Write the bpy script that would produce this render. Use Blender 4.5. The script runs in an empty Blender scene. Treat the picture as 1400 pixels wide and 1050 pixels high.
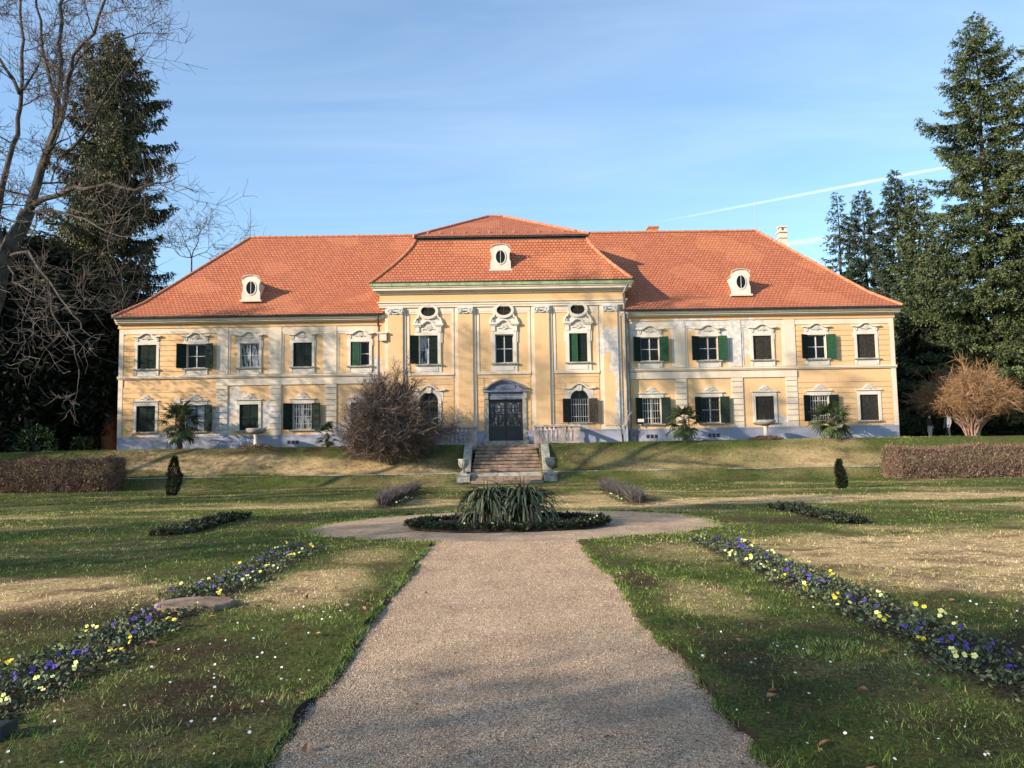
import bpy, math, random
import numpy as np
from mathutils import Vector, Matrix, geometry
R = math.radians
rnd = random.Random(7)
scene = bpy.context.scene
COL = scene.collection

# ------------------------------------------------------------------ camera
CAM = Vector((0, 0, 2.1)); FPX = 1050.0; ROLL = 0.0166
_x = -10*math.cos(ROLL) - 85*math.sin(ROLL); _y = 10*math.sin(ROLL) - 85*math.cos(ROLL)
YAW = math.atan2(-_x, FPX); PIT = math.atan2(-_y, FPX)
fwd = Vector((math.sin(YAW)*math.cos(PIT), math.cos(YAW)*math.cos(PIT), math.sin(PIT)))
rgt0 = Vector((math.cos(YAW), -math.sin(YAW), 0)); up0 = rgt0.cross(fwd)
rgt = rgt0*math.cos(ROLL) - up0*math.sin(ROLL); upv = rgt.cross(fwd)
cd = bpy.data.cameras.new('camera'); cam = bpy.data.objects.new('camera', cd); COL.objects.link(cam)
cd.sensor_width = 36; cd.lens = 36*FPX/1400; cd.clip_start = 0.05; cd.clip_end = 3000
m = Matrix((rgt, upv, -fwd)).transposed().to_4x4(); m.translation = CAM
cam.matrix_world = m; scene.camera = cam
def ray(px, py): return (rgt*((px-700)/FPX) + upv*((525-py)/FPX) + fwd)
def at(px, py, Y):
    d = ray(px, py); return CAM + d*((Y-CAM.y)/d.y)
def gnd(px, py, z=0.0):
    d = ray(px, py); return CAM + d*((z-CAM.z)/d.z)

# ------------------------------------------------------------------ light
AZ = Vector((2.6, 1.5, 0)).normalized(); ELEV = R(19.5)
SUNV = Vector((AZ.x*math.cos(ELEV), AZ.y*math.cos(ELEV), -math.sin(ELEV)))
sl = bpy.data.lights.new('sun', 'SUN'); sl.energy = 4.2; sl.angle = R(0.55); sl.color = (1.0, 0.86, 0.68)
so = bpy.data.objects.new('sun', sl); COL.objects.link(so)
so.rotation_euler = SUNV.to_track_quat('-Z', 'Y').to_euler(); so.location = (-40, -30, 40)
w = bpy.data.worlds.new('World'); scene.world = w; w.use_nodes = True
nt = w.node_tree; nt.nodes.clear()
def N(t, ty, **kw):
    n = t.nodes.new(ty)
    for k, v in kw.items(): setattr(n, k, v)
    return n
def ramp(t, fac, stops):
    r = N(t, 'ShaderNodeValToRGB'); e = r.color_ramp.elements
    while len(e) < len(stops): e.new(0.5)
    for i, (p, c) in enumerate(stops):
        e[i].position = p; e[i].color = (c if len(c) == 4 else (*c, 1)) if hasattr(c, '__len__') else (c, c, c, 1)
    t.links.new(fac, r.inputs[0]); return r.outputs[0]
def mth(t, op, a, b=None, c=None, clamp=False):
    n = N(t, 'ShaderNodeMath', operation=op); n.use_clamp = clamp
    for i, v in enumerate((a, b, c)):
        if v is None: continue
        if isinstance(v, (int, float)): n.inputs[i].default_value = v
        else: t.links.new(v, n.inputs[i])
    return n.outputs[0]
def vmth(t, op, a, b=None):
    n = N(t, 'ShaderNodeVectorMath', operation=op)
    for i, v in enumerate((a, b)):
        if v is None: continue
        if hasattr(v, '__len__'): n.inputs[i].default_value = v
        else: t.links.new(v, n.inputs[i])
    return n.outputs['Value' if op in ('LENGTH', 'DOT_PRODUCT') else 'Vector']
def mixc(t, fac, a, b, blend='MIX'):
    n = N(t, 'ShaderNodeMix', data_type='RGBA', blend_type=blend)
    for sock, v in ((n.inputs['Factor'], fac), (n.inputs[6], a), (n.inputs[7], b)):
        if isinstance(v, (int, float)): sock.default_value = v
        elif hasattr(v, '__len__'): sock.default_value = (*v, 1) if len(v) == 3 else v
        else: t.links.new(v, sock)
    return n.outputs[2]
def noise(t, vec, scale, detail=4, rough=0.55, dist=0.0, out='Fac'):
    n = N(t, 'ShaderNodeTexNoise'); n.inputs['Scale'].default_value = scale
    n.inputs['Detail'].default_value = detail; n.inputs['Roughness'].default_value = rough
    n.inputs['Distortion'].default_value = dist
    if vec is not None: t.links.new(vec, n.inputs['Vector'])
    return n.outputs[out]
def mapping(t, vec, scale=(1, 1, 1), rot=(0, 0, 0), loc=(0, 0, 0)):
    n = N(t, 'ShaderNodeMapping'); n.inputs['Scale'].default_value = scale
    n.inputs['Rotation'].default_value = rot; n.inputs['Location'].default_value = loc
    t.links.new(vec, n.inputs['Vector']); return n.outputs[0]

sky = N(nt, 'ShaderNodeTexSky', sky_type='NISHITA'); sky.sun_disc = False
sky.sun_elevation = ELEV; sky.sun_rotation = math.atan2(-AZ.x, -AZ.y)
sky.altitude = 100; sky.air_density = 1.0; sky.dust_density = 0.35; sky.ozone_density = 2.2
tc = N(nt, 'ShaderNodeTexCoord'); dirv = tc.outputs['Generated']
# thin cirrus veils and the aeroplane trail, by direction
sx = N(nt, 'ShaderNodeSeparateXYZ'); nt.links.new(dirv, sx.inputs[0])
zc = mth(nt, 'MAXIMUM', sx.outputs[2], 0.04)
pl = N(nt, 'ShaderNodeCombineXYZ')
nt.links.new(mth(nt, 'DIVIDE', sx.outputs[0], zc), pl.inputs[0]); nt.links.new(mth(nt, 'DIVIDE', sx.outputs[1], zc), pl.inputs[1])
c1 = noise(nt, mapping(nt, pl.outputs[0], (0.5, 1.5, 1), (0, 0, 0.5)), 1.0, 7, 0.6, 0.8)
c2 = noise(nt, mapping(nt, pl.outputs[0], (0.3, 0.35, 1), (0, 0, 0.2), (3.1, 1.7, 0)), 1.0, 3, 0.5)
cl = mth(nt, 'MULTIPLY', ramp(nt, c1, [(0.36, 0), (0.80, 1)]), ramp(nt, c2, [(0.34, 0), (0.62, 1)]))
cl = mth(nt, 'MULTIPLY_ADD', cl, 0.22, 0.07)
d1 = ray(845, 314).normalized(); d2 = ray(1275, 232).normalized()
nrm = d1.cross(d2).normalized(); tang = nrm.cross(d1).normalized()
dist = mth(nt, 'ABSOLUTE', vmth(nt, 'DOT_PRODUCT', dirv, tuple(nrm)))
along = mth(nt, 'ARCTAN2', vmth(nt, 'DOT_PRODUCT', dirv, tuple(tang)), vmth(nt, 'DOT_PRODUCT', dirv, tuple(d1)))
wid = mth(nt, 'MULTIPLY_ADD', noise(nt, dirv, 60, 3), 0.0024, 0.0010)
tr = mth(nt, 'SUBTRACT', 1.0, mth(nt, 'DIVIDE', dist, wid), clamp=True)
tr = mth(nt, 'MULTIPLY', mth(nt, 'POWER', tr, 0.7), ramp(nt, along, [(0.0, 0), (0.10, 0.30), (0.30, 0.62), (0.62, 0.45), (0.8, 0)]))
d3 = ray(1080, 333).normalized(); d4 = ray(1130, 326).normalized(); nr2 = d3.cross(d4).normalized(); tg2 = nr2.cross(d3).normalized()
ds2 = mth(nt, 'ABSOLUTE', vmth(nt, 'DOT_PRODUCT', dirv, tuple(nr2)))
al2 = mth(nt, 'ARCTAN2', vmth(nt, 'DOT_PRODUCT', dirv, tuple(tg2)), vmth(nt, 'DOT_PRODUCT', dirv, tuple(d3)))
tr2 = mth(nt, 'MULTIPLY', mth(nt, 'SUBTRACT', 1.0, mth(nt, 'DIVIDE', ds2, 0.005), clamp=True), ramp(nt, mth(nt, 'ADD', al2, 0.2), [(0.12, 0), (0.2, 0.5), (0.3, 0.5), (0.4, 0)]))
cov = mth(nt, 'MAXIMUM', mth(nt, 'MAXIMUM', cl, tr), tr2)
skyc = mixc(nt, 1.0, sky.outputs[0], (1.02, 1.26, 1.36), 'MULTIPLY')
col = mixc(nt, cov, skyc, (7.2, 7.7, 8.3))
bg = N(nt, 'ShaderNodeBackground'); bg.inputs[1].default_value = 0.092
ow = N(nt, 'ShaderNodeOutputWorld'); nt.links.new(col, bg.inputs[0]); nt.links.new(bg.outputs[0], ow.inputs[0])
scene.view_settings.view_transform = 'Standard'; scene.view_settings.look = 'None'
scene.view_settings.gamma = 1; scene.view_settings.exposure = 1.12; scene.view_settings.use_curve_mapping = False
scene.render.engine = 'CYCLES'
try:
    scene.cycles.max_bounces = 5; scene.cycles.diffuse_bounces = 3; scene.cycles.glossy_bounces = 2; scene.cycles.transmission_bounces = 2
    scene.cycles.use_denoising = True; scene.cycles.sample_clamp_indirect = 6
except Exception: pass

# ------------------------------------------------------------------ materials
def newmat(name, rough=0.8, spec=0.3):
    mt = bpy.data.materials.new(name); mt.use_nodes = True
    t = mt.node_tree; b = t.nodes['Principled BSDF']
    b.inputs['Roughness'].default_value = rough; b.inputs['Specular IOR Level'].default_value = spec
    return mt, t, b
def bump(t, b, h, strength=0.3, dist=0.02):
    n = N(t, 'ShaderNodeBump'); n.inputs['Strength'].default_value = strength; n.inputs['Distance'].default_value = dist
    t.links.new(h, n.inputs['Height']); t.links.new(n.outputs[0], b.inputs['Normal'])
def objc(t): return N(t, 'ShaderNodeTexCoord').outputs['Object']
def simple(name, c1, c2, scale=3.0, rough=0.8, spec=0.3, bs=0.0, bscale=None, metallic=0.0, lo=0.35, hi=0.65):
    mt, t, b = newmat(name, rough, spec); o = objc(t)
    f = noise(t, o, scale, 6, 0.6)
    t.links.new(ramp(t, f, [(lo, c1), (hi, c2)]), b.inputs['Base Color'])
    b.inputs['Metallic'].default_value = metallic
    if bs: bump(t, b, noise(t, o, bscale or scale*4, 5), bs, 0.02)
    return mt
def leafmat(name, stops, rough=0.6, spec=0.25, trans=0.0):
    """foliage coloured by a per-leaf random value"""
    mt, t, b = newmat(name, rough, spec)
    a = N(t, 'ShaderNodeAttribute', attribute_name='tint')
    c = ramp(t, a.outputs['Fac'], stops); t.links.new(c, b.inputs['Base Color'])
    if trans:
        tl = N(t, 'ShaderNodeBsdfTranslucent'); t.links.new(c, tl.inputs[0])
        mx = N(t, 'ShaderNodeMixShader'); mx.inputs[0].default_value = trans
        t.links.new(b.outputs[0], mx.inputs[1]); t.links.new(tl.outputs[0], mx.inputs[2])
        t.links.new(mx.outputs[0], t.nodes['Material Output'].inputs[0])
    return mt
PATCH = [  # x, z, rx, rz : places where the paint has come off the facade
    (-17.9, 3.9, 0.9, 1.0), (-17.0, 5.2, 0.55, 0.9), (-14.9, 4.3, 0.8, 0.7), (-11.0, 3.3, 0.9, 0.5), (-8.4, 7.2, 0.7, 0.8),
    (15.2, 9.3, 2.2, 0.75), (14.9, 8.3, 0.9, 1.2), (12.6, 9.75, 2.2, 0.35), (7.2, 7.6, 0.35, 1.6), (6.6, 8.6, 0.5, 0.9), (7.35, 4.6, 0.3, 1.0), (8.9, 9.4, 0.9, 0.6),
    (17.6, 3.4, 0.8, 0.4), (-20.5, 3.15, 2.0, 0.25), (-5.4, 4.8, 0.5, 0.9)]
def plaster(name, ca, cb, peeled=True, bumpy=0.12):
    mt, t, b = newmat(name, 0.88, 0.2); o = objc(t)
    f = noise(t, o, 0.55, 6, 0.65); c = ramp(t, f, [(0.3, ca), (0.7, cb)])
    # rain streaks: stretched vertically
    st = noise(t, mapping(t, o, (2.2, 2.2, 0.18)), 1.6, 5, 0.6)
    c = mixc(t, mth(t, 'MULTIPLY', ramp(t, st, [(0.48, 0), (0.74, 1)]), 0.38), c, (0.46, 0.37, 0.28))
    if peeled:
        wob = noise(t, o, 1.7, 5, 0.7)
        acc = None
        flat = vmth(t, 'MULTIPLY', o, (1, 0, 1))
        for (x, z, rx, rz) in PATCH:
            v = vmth(t, 'DIVIDE', vmth(t, 'SUBTRACT', flat, (x, 0, z)), (rx, 1, rz))
            d = mth(t, 'ADD', vmth(t, 'LENGTH', v), mth(t, 'MULTIPLY_ADD', wob, 2.4, -1.2))
            k = mth(t, 'SUBTRACT', 1.06, d); k = mth(t, 'MULTIPLY', k, 9.0, clamp=True)
            acc = k if acc is None else mth(t, 'MAXIMUM', acc, k)
        pc = ramp(t, noise(t, o, 4.0, 5, 0.65), [(0.35, (0.40, 0.37, 0.36)), (0.65, (0.66, 0.62, 0.58))])
        c = mixc(t, mth(t, 'MULTIPLY', acc, 0.9), c, pc)
    t.links.new(c, b.inputs['Base Color'])
    bump(t, b, noise(t, o, 22, 5, 0.7), bumpy, 0.02)
    return mt
M = {}
M['yellow'] = plaster('yellow_plaster', (0.63, 0.39, 0.19), (0.70, 0.45, 0.24))
M['yellow_dk'] = plaster('ochre_plaster', (0.60, 0.365, 0.17), (0.67, 0.425, 0.21))
M['cream'] = plaster('cream_plaster', (0.60, 0.49, 0.38), (0.69, 0.58, 0.46))
M['white'] = plaster('white_stucco', (0.54, 0.475, 0.40), (0.67, 0.61, 0.53), False, 0.25)
M['plinth'] = plaster('grey_plinth', (0.25, 0.265, 0.34), (0.33, 0.345, 0.43), False)
M['capital'] = simple('grey_stucco', (0.42, 0.41, 0.40), (0.66, 0.63, 0.58), 6, 0.9, 0.2, 0.4, 30)
M['green'] = simple('green_shutter', (0.010, 0.042, 0.022), (0.018, 0.066, 0.034), 8, 0.7, 0.15)
M['dk_and_shade_green'] = simple('dark_and_shaded_green_shutter', (0.009, 0.017, 0.014), (0.017, 0.028, 0.022), 8, 0.75, 0.12)  # darker shutters, and leaves whose shade is put into the green
M['brown'] = simple('weathered_shutter', (0.024, 0.022, 0.019), (0.050, 0.044, 0.036), 7, 0.8, 0.12)
M['frame'] = simple('window_paint', (0.42, 0.41, 0.38), (0.58, 0.56, 0.52), 5, 0.6)
M['dkframe'] = simple('dark_window_paint', (0.030, 0.032, 0.030), (0.055, 0.055, 0.050), 5, 0.6)
M['gutter'] = simple('copper_gutter', (0.20, 0.27, 0.12), (0.34, 0.40, 0.20), 2.0, 0.6, 0.4)
M['dkmetal'] = simple('dark_metal', (0.03, 0.03, 0.028), (0.06, 0.055, 0.05), 4, 0.55, 0.5, metallic=0.3)
M['pipe'] = simple('brown_pipe', (0.07, 0.055, 0.04), (0.13, 0.10, 0.075), 2, 0.5, 0.5, metallic=0.3)
M['palepipe'] = simple('zinc_pipe', (0.12, 0.13, 0.13), (0.26, 0.27, 0.27), 2, 0.5, 0.5, metallic=0.3)
M['stone'] = simple('grey_stone', (0.20, 0.185, 0.165), (0.42, 0.385, 0.34), 4.0, 0.9, 0.2, 0.5, 18)
M['pinkstone'] = simple('pinkish_stone', (0.26, 0.20, 0.18), (0.46, 0.38, 0.34), 3.5, 0.9, 0.2, 0.5, 16)
M['step'] = simple('worn_step_stone', (0.11, 0.075, 0.052), (0.36, 0.26, 0.195), 2.6, 0.92, 0.15, 0.6, 14, lo=0.3, hi=0.7)
M['bluestone'] = simple('blue_grey_door_surround', (0.10, 0.12, 0.17), (0.19, 0.21, 0.26), 4, 0.8, 0.25, 0.2)
M['doorwood'] = simple('dark_door_wood', (0.016, 0.014, 0.014), (0.034, 0.030, 0.030), 4, 0.45, 0.4)
M['iron'] = simple('wrought_iron', (0.012, 0.012, 0.012), (0.03, 0.03, 0.03), 8, 0.5, 0.5)
M['soil'] = simple('dark_soil', (0.022, 0.016, 0.012), (0.060, 0.045, 0.034), 9, 0.95, 0.1, 0.8, 30)
M['bark'] = simple('grey_bark', (0.040, 0.034, 0.030), (0.095, 0.082, 0.072), 3.0, 0.92, 0.15, 0.7, 12)
M['twig'] = simple('twig_bark', (0.085, 0.066, 0.055), (0.16, 0.13, 0.11), 2.0, 0.9, 0.15)
M['redbark'] = simple('red_bark', (0.13, 0.055, 0.032), (0.24, 0.11, 0.065), 2.5, 0.92, 0.15, 0.7, 9)
M['palmtrunk'] = simple('palm_fibre', (0.045, 0.032, 0.022), (0.11, 0.085, 0.06), 12, 0.95, 0.1, 0.8, 30)
M['wood'] = simple('bench_wood', (0.22, 0.13, 0.09), (0.36, 0.24, 0.18), 5, 0.75, 0.25)
M['petal_y'] = simple('yellow_petal', (0.62, 0.50, 0.03), (0.74, 0.62, 0.06), 30, 0.6)
M['petal_p'] = simple('pale_yellow_petal', (0.60, 0.62, 0.16), (0.75, 0.74, 0.34), 30, 0.6)
M['petal_v'] = simple('violet_petal', (0.045, 0.030, 0.20), (0.085, 0.062, 0.32), 30, 0.6)
M['petal_w'] = simple('white_petal', (0.75, 0.75, 0.72), (0.84, 0.84, 0.82), 30, 0.6)
M['deadleaf'] = simple('brown_leaf', (0.16, 0.075, 0.04), (0.34, 0.19, 0.11), 12, 0.8)
M['pansyleaf'] = leafmat('pansy_leaf', [(0, (0.032, 0.045, 0.024)), (0.6, (0.085, 0.11, 0.058)), (1, (0.17, 0.195, 0.11))], 0.55)
M['spruce'] = leafmat('spruce_needles', [(0, (0.020, 0.033, 0.015)), (0.45, (0.066, 0.088, 0.036)), (1, (0.165, 0.19, 0.082))], 0.62, 0.2)
M['farspruce'] = leafmat('blue_spruce_needles', [(0, (0.020, 0.034, 0.020)), (0.6, (0.055, 0.075, 0.044)), (1, (0.12, 0.145, 0.085))], 0.62, 0.2)
M['thuja'] = leafmat('dark_conifer_sprays', [(0, (0.028, 0.032, 0.016)), (0.5, (0.085, 0.088, 0.042)), (1, (0.19, 0.18, 0.085))], 0.65, 0.2)
M['yew'] = leafmat('dark_evergreen_leaves', [(0, (0.008, 0.013, 0.008)), (0.7, (0.020, 0.028, 0.014)), (1, (0.05, 0.065, 0.022))], 0.6, 0.2)
M['laurel'] = leafmat('broad_evergreen_leaves', [(0, (0.018, 0.04, 0.012)), (0.7, (0.06, 0.10, 0.03)), (1, (0.30, 0.33, 0.10))], 0.45, 0.4)
M['purpletwig'] = leafmat('brown_purple_twigs', [(0, (0.060, 0.042, 0.036)), (0.6, (0.18, 0.128, 0.105)), (1, (0.34, 0.26, 0.20))], 0.8, 0.15)
M['hedgetwig'] = leafmat('hedge_twigs', [(0, (0.050, 0.028, 0.024)), (0.5, (0.155, 0.098, 0.070)), (1, (0.38, 0.265, 0.18))], 0.8, 0.15)
M['orangetwig'] = leafmat('orange_brown_twigs', [(0, (0.13, 0.07, 0.035)), (0.6, (0.28, 0.16, 0.075)), (1, (0.44, 0.28, 0.13))], 0.8, 0.15)
M['lavender'] = leafmat('grey_lavender', [(0, (0.040, 0.034, 0.032)), (0.6, (0.095, 0.082, 0.078)), (1, (0.18, 0.155, 0.145))], 0.8, 0.15)
M['yucca'] = leafmat('yucca_leaf', [(0, (0.030, 0.042, 0.022)), (0.5, (0.085, 0.105, 0.055)), (0.84, (0.19, 0.205, 0.12)), (0.92, (0.27, 0.19, 0.10)), (1, (0.33, 0.23, 0.13))], 0.55, 0.25)
M['palmleaf'] = leafmat('palm_leaf', [(0, (0.020, 0.036, 0.014)), (0.7, (0.055, 0.078, 0.026)), (1, (0.13, 0.15, 0.05))], 0.45, 0.4)
M['darkplant'] = leafmat('dark_bedding_leaf', [(0, (0.012, 0.016, 0.012)), (0.7, (0.030, 0.040, 0.024)), (1, (0.06, 0.075, 0.035))], 0.6, 0.2)
M['grass'] = leafmat('grass_blade', [(0, (0.022, 0.050, 0.012)), (0.22, (0.078, 0.145, 0.025)), (0.46, (0.20, 0.29, 0.058)), (0.64, (0.36, 0.36, 0.12)), (0.8, (0.68, 0.50, 0.26)), (1, (0.85, 0.69, 0.44))], 0.6, 0.2, 0.2)
M['litter'] = leafmat('leaf_scraps', [(0, (0.05, 0.028, 0.018)), (0.5, (0.17, 0.10, 0.06)), (0.85, (0.36, 0.25, 0.16)), (1, (0.55, 0.47, 0.36))], 0.85, 0.1)
M['pebble'] = leafmat('pebbles', [(0, (0.09, 0.056, 0.036)), (0.35, (0.38, 0.262, 0.17)), (0.8, (0.66, 0.485, 0.335)), (1, (0.85, 0.72, 0.56))], 0.8, 0.2)
M['skin'] = simple('skin', (0.50, 0.32, 0.24), (0.56, 0.37, 0.28), 6, 0.6)
M['hair'] = simple('dark_hair', (0.02, 0.015, 0.012), (0.05, 0.035, 0.025), 30, 0.6)
M['jacket'] = simple('black_jacket', (0.012, 0.013, 0.016), (0.026, 0.027, 0.032), 9, 0.7)
M['greycoat'] = simple('grey_coat', (0.20, 0.21, 0.235), (0.30, 0.31, 0.335), 9, 0.8)
M['paletrouser'] = simple('pale_trousers', (0.40, 0.34, 0.32), (0.50, 0.43, 0.40), 9, 0.8)
M['darktrouser'] = simple('dark_trousers', (0.022, 0.024, 0.032), (0.04, 0.042, 0.052), 9, 0.8)

def glassmat(name, tint, curtain=0.0):
    mt, t, b = newmat(name, 0.18, 0.16); o = objc(t)
    f = noise(t, o, 1.3, 3)
    c = ramp(t, f, [(0.35, tuple(x*0.5 for x in tint)), (0.65, tint)])
    if curtain:
        g = noise(t, mapping(t, o, (9, 1, 1.2)), 1.0, 3)
        c = mixc(t, ramp(t, g, [(0.46, 0), (0.54, curtain)]), c, (0.36, 0.37, 0.39))
    t.links.new(c, b.inputs['Base Color'])
    bump(t, b, noise(t, o, 2.0, 2), 0.08, 0.05)
    return mt
M['glass'] = glassmat('dark_glass', (0.011, 0.012, 0.013))
M['curtain'] = glassmat('curtained_glass', (0.03, 0.033, 0.036), 1.0)
M['sky_tint_glass'] = glassmat('painted_sky_glass', (0.20, 0.24, 0.32), 0.3)  # sky reflection painted into the pane as pale blue base colour

def tilemat():
    mt, t, b = newmat('clay_roof_tiles', 0.75, 0.25)
    uv = N(t, 'ShaderNodeUVMap', uv_map='UVMap').outputs[0]
    br = N(t, 'ShaderNodeTexBrick'); br.offset = 0.5
    for k, v in (('Scale', 1.0), ('Mortar Size', 0.030), ('Mortar Smooth', 0.6), ('Brick Width', 0.25), ('Row Height', 0.25), ('Bias', 0.0)): br.inputs[k].default_value = v
    br.inputs['Color1'].default_value = (0.43, 0.124, 0.054, 1); br.inputs['Color2'].default_value = (0.54, 0.180, 0.082, 1)
    br.inputs['Mortar'].default_value = (0.15, 0.040, 0.024, 1); t.links.new(uv, br.inputs['Vector'])
    c = br.outputs['Color']
    c = mixc(t, mth(t, 'MULTIPLY', ramp(t, noise(t, uv, 0.35, 6, 0.65), [(0.35, 0), (0.7, 1)]), 0.35), c, (0.36, 0.13, 0.075))
    vo = N(t, 'ShaderNodeTexVoronoi'); vo.inputs['Scale'].default_value = 0.45; t.links.new(mapping(t, uv, (1, 1.4, 1)), vo.inputs['Vector']); vs = N(t, 'ShaderNodeSeparateColor'); t.links.new(vo.outputs['Color'], vs.inputs[0])
    c = mixc(t, ramp(t, vs.outputs[0], [(0.80, 0), (0.82, 0.22)]), c, (0.66, 0.25, 0.12)); c = mixc(t, ramp(t, vs.outputs[1], [(0.84, 0), (0.86, 0.25)]), c, (0.33, 0.10, 0.06))
    c = mixc(t, mth(t, 'MULTIPLY', ramp(t, noise(t, mapping(t, uv, (1, .35, 1)), 1.1, 6, 0.7), [(0.56, 0), (0.75, 1)]), 0.42), c, (0.22, 0.10, 0.06))
    c = mixc(t, mth(t, 'MULTIPLY', ramp(t, noise(t, uv, 7.0, 4, 0.6), [(0.55, 0), (0.7, 1)]), 0.4), c, (0.62, 0.26, 0.14))
    t.links.new(c, b.inputs['Base Color'])
    su = N(t, 'ShaderNodeSeparateXYZ'); t.links.new(uv, su.inputs[0])
    saw = mth(t, 'FRACT', mth(t, 'DIVIDE', su.outputs[1], 0.25))
    h = mth(t, 'ADD', mth(t, 'MULTIPLY', mth(t, 'SUBTRACT', 1.0, saw), 0.8), mth(t, 'MULTIPLY', br.outputs['Fac'], -0.6))
    bump(t, b, h, 1.0, 0.05)
    return mt
M['tile'] = tilemat()
M['ridge'] = simple('ridge_tiles', (0.36, 0.125, 0.062), (0.52, 0.23, 0.14), 5, 0.85, 0.2)

# ------------------------------------------------------------------ mesh helpers
WM = {}
class MB:
    def __init__(s): s.v = []; s.f = []; s.uv = None
    def face(s, pts, uv=None):
        n = len(s.v); s.v += [tuple(p) for p in pts]; s.f.append(tuple(range(n, n+len(pts))))
        if uv is not None:
            if s.uv is None: s.uv = {}
            s.uv[len(s.f)-1] = uv
    def box(s, x0, x1, y0, y1, z0, z1):
        n = len(s.v)
        s.v += [(x0,y0,z0),(x1,y0,z0),(x1,y1,z0),(x0,y1,z0),(x0,y0,z1),(x1,y0,z1),(x1,y1,z1),(x0,y1,z1)]
        for q in ((0,3,2,1),(4,5,6,7),(0,1,5,4),(1,2,6,5),(2,3,7,6),(3,0,4,7)): s.f.append(tuple(n+i for i in q))
    def prism(s, outline, y0, y1):                 # outline in x,z ; extruded along y
        n = len(s.v); k = len(outline)
        a = sum(outline[i][0]*outline[(i+1)%k][1]-outline[(i+1)%k][0]*outline[i][1] for i in range(k))
        if a < 0: outline = outline[::-1]
        s.v += [(x, y0, z) for x, z in outline] + [(x, y1, z) for x, z in outline]
        s.f.append(tuple(range(n, n+k))); s.f.append(tuple(range(n+2*k-1, n+k-1, -1)))
        for i in range(k):
            j = (i+1)%k; s.f.append((n+j, n+i, n+k+i, n+k+j))
    def band(s, top, bot, y0, y1):                 # strip between two x,z polylines
        for i in range(len(top)-1):
            s.prism([bot[i], bot[i+1], top[i+1], top[i]], y0, y1)
    def ring(s, cx, cz, a, b, a2, b2, y0, y1, n=28, t0=0, t1=2*math.pi):
        for i in range(n):
            u = t0+(t1-t0)*i/n; v = t0+(t1-t0)*(i+1)/n
            s.prism([(cx+a2*math.cos(u), cz+b2*math.sin(u)), (cx+a*math.cos(u), cz+b*math.sin(u)), (cx+a*math.cos(v), cz+b*math.sin(v)), (cx+a2*math.cos(v), cz+b2*math.sin(v))], y0, y1)
    def lathe(s, prof, cx, cy, cz, n=20, sx=1, sy=1):
        b = len(s.v)
        for r, z in prof:
            for i in range(n):
                a = 2*math.pi*i/n; s.v.append((cx+r*sx*math.cos(a), cy+r*sy*math.sin(a), cz+z))
        for k in range(len(prof)-1):
            for i in range(n):
                j = (i+1)%n; s.f.append((b+k*n+i, b+k*n+j, b+(k+1)*n+j, b+(k+1)*n+i))
        s.f.append(tuple(b+i for i in range(n-1, -1, -1))); s.f.append(tuple(b+(len(prof)-1)*n+i for i in range(n)))
    def tube(s, pts, rad, n=6, cap=True):
        b = len(s.v); k = len(pts); pts = [Vector(p) for p in pts]
        ref = None
        for i, p in enumerate(pts):
            d = (pts[min(i+1, k-1)]-pts[max(i-1, 0)]); d = d.normalized() if d.length > 1e-9 else Vector((0, 0, 1))
            if ref is None: ref = d.orthogonal().normalized()
            ref = (ref-d*ref.dot(d)); ref = ref.normalized() if ref.length > 1e-6 else d.orthogonal().normalized()
            q = d.cross(ref); r = rad[i] if hasattr(rad, '__len__') else rad
            for j in range(n):
                a = 2*math.pi*j/n; s.v.append(tuple(p+ref*(r*math.cos(a))+q*(r*math.sin(a))))
        for i in range(k-1):
            for j in range(n):
                l = (j+1)%n; s.f.append((b+i*n+j, b+i*n+l, b+(i+1)*n+l, b+(i+1)*n+j))
        if cap: s.f.append(tuple(b+j for j in range(n-1, -1, -1))); s.f.append(tuple(b+(k-1)*n+j for j in range(n)))
    def build(s, name, mat, parent=None, smooth=False, bevel=0.0):
        me = bpy.data.meshes.new(name); me.from_pydata(s.v, [], s.f); me.update()
        if s.uv is not None:
            l = me.uv_layers.new(name='UVMap')
            for fi, uvs in s.uv.items():
                p = me.polygons[fi]
                for k, li in enumerate(p.loop_indices): l.data[li].uv = uvs[k]
        o = link(name, me, mat, parent, smooth)
        if bevel:
            bv = o.modifiers.new('bevel', 'BEVEL'); bv.width = bevel; bv.segments = 2; bv.limit_method = 'ANGLE'
        return o
def link(name, me, mat, parent=None, smooth=False):
    if isinstance(mat, str): mat = M[mat]
    if mat is not None: me.materials.append(mat)
    if smooth: me.polygons.foreach_set('use_smooth', [True]*len(me.polygons))
    o = bpy.data.objects.new(name, me); COL.objects.link(o); attach(o, parent); return o
def attach(o, parent):
    WM[o.name] = Matrix.Identity(4)
    if parent is not None:
        o.parent = parent; o.matrix_parent_inverse = WM[parent.name].inverted()
def thing(name, label, cat, loc=(0, 0, 0), group=None):
    o = bpy.data.objects.new(name, None); COL.objects.link(o); o.location = loc; o.empty_display_size = 0.3
    WM[o.name] = Matrix.Translation(loc); tag(o, label, cat, group); return o
def tag(o, label=None, cat=None, group=None, kind=None):
    if label: o['label'] = label
    if cat: o['category'] = cat
    if group: o['group'] = group
    if kind: o['kind'] = kind
    return o
def dup(root, loc=None, rz=None, sc=None, label=None, group=None):
    kids = [(c, list(c.children)) for c in root.children]
    r = root.copy(); COL.objects.link(r)
    if loc is not None: r.location = loc
    if rz is not None: r.rotation_euler = (0, 0, rz)
    if sc is not None: r.scale = (sc, sc, sc) if not hasattr(sc, '__len__') else sc
    if label: r['label'] = label
    if group: r['group'] = group
    for c, gs in kids:
        d = c.copy(); COL.objects.link(d); d.parent = r
        for g in gs:
            e = g.copy(); COL.objects.link(e); e.parent = d
    return r
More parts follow.
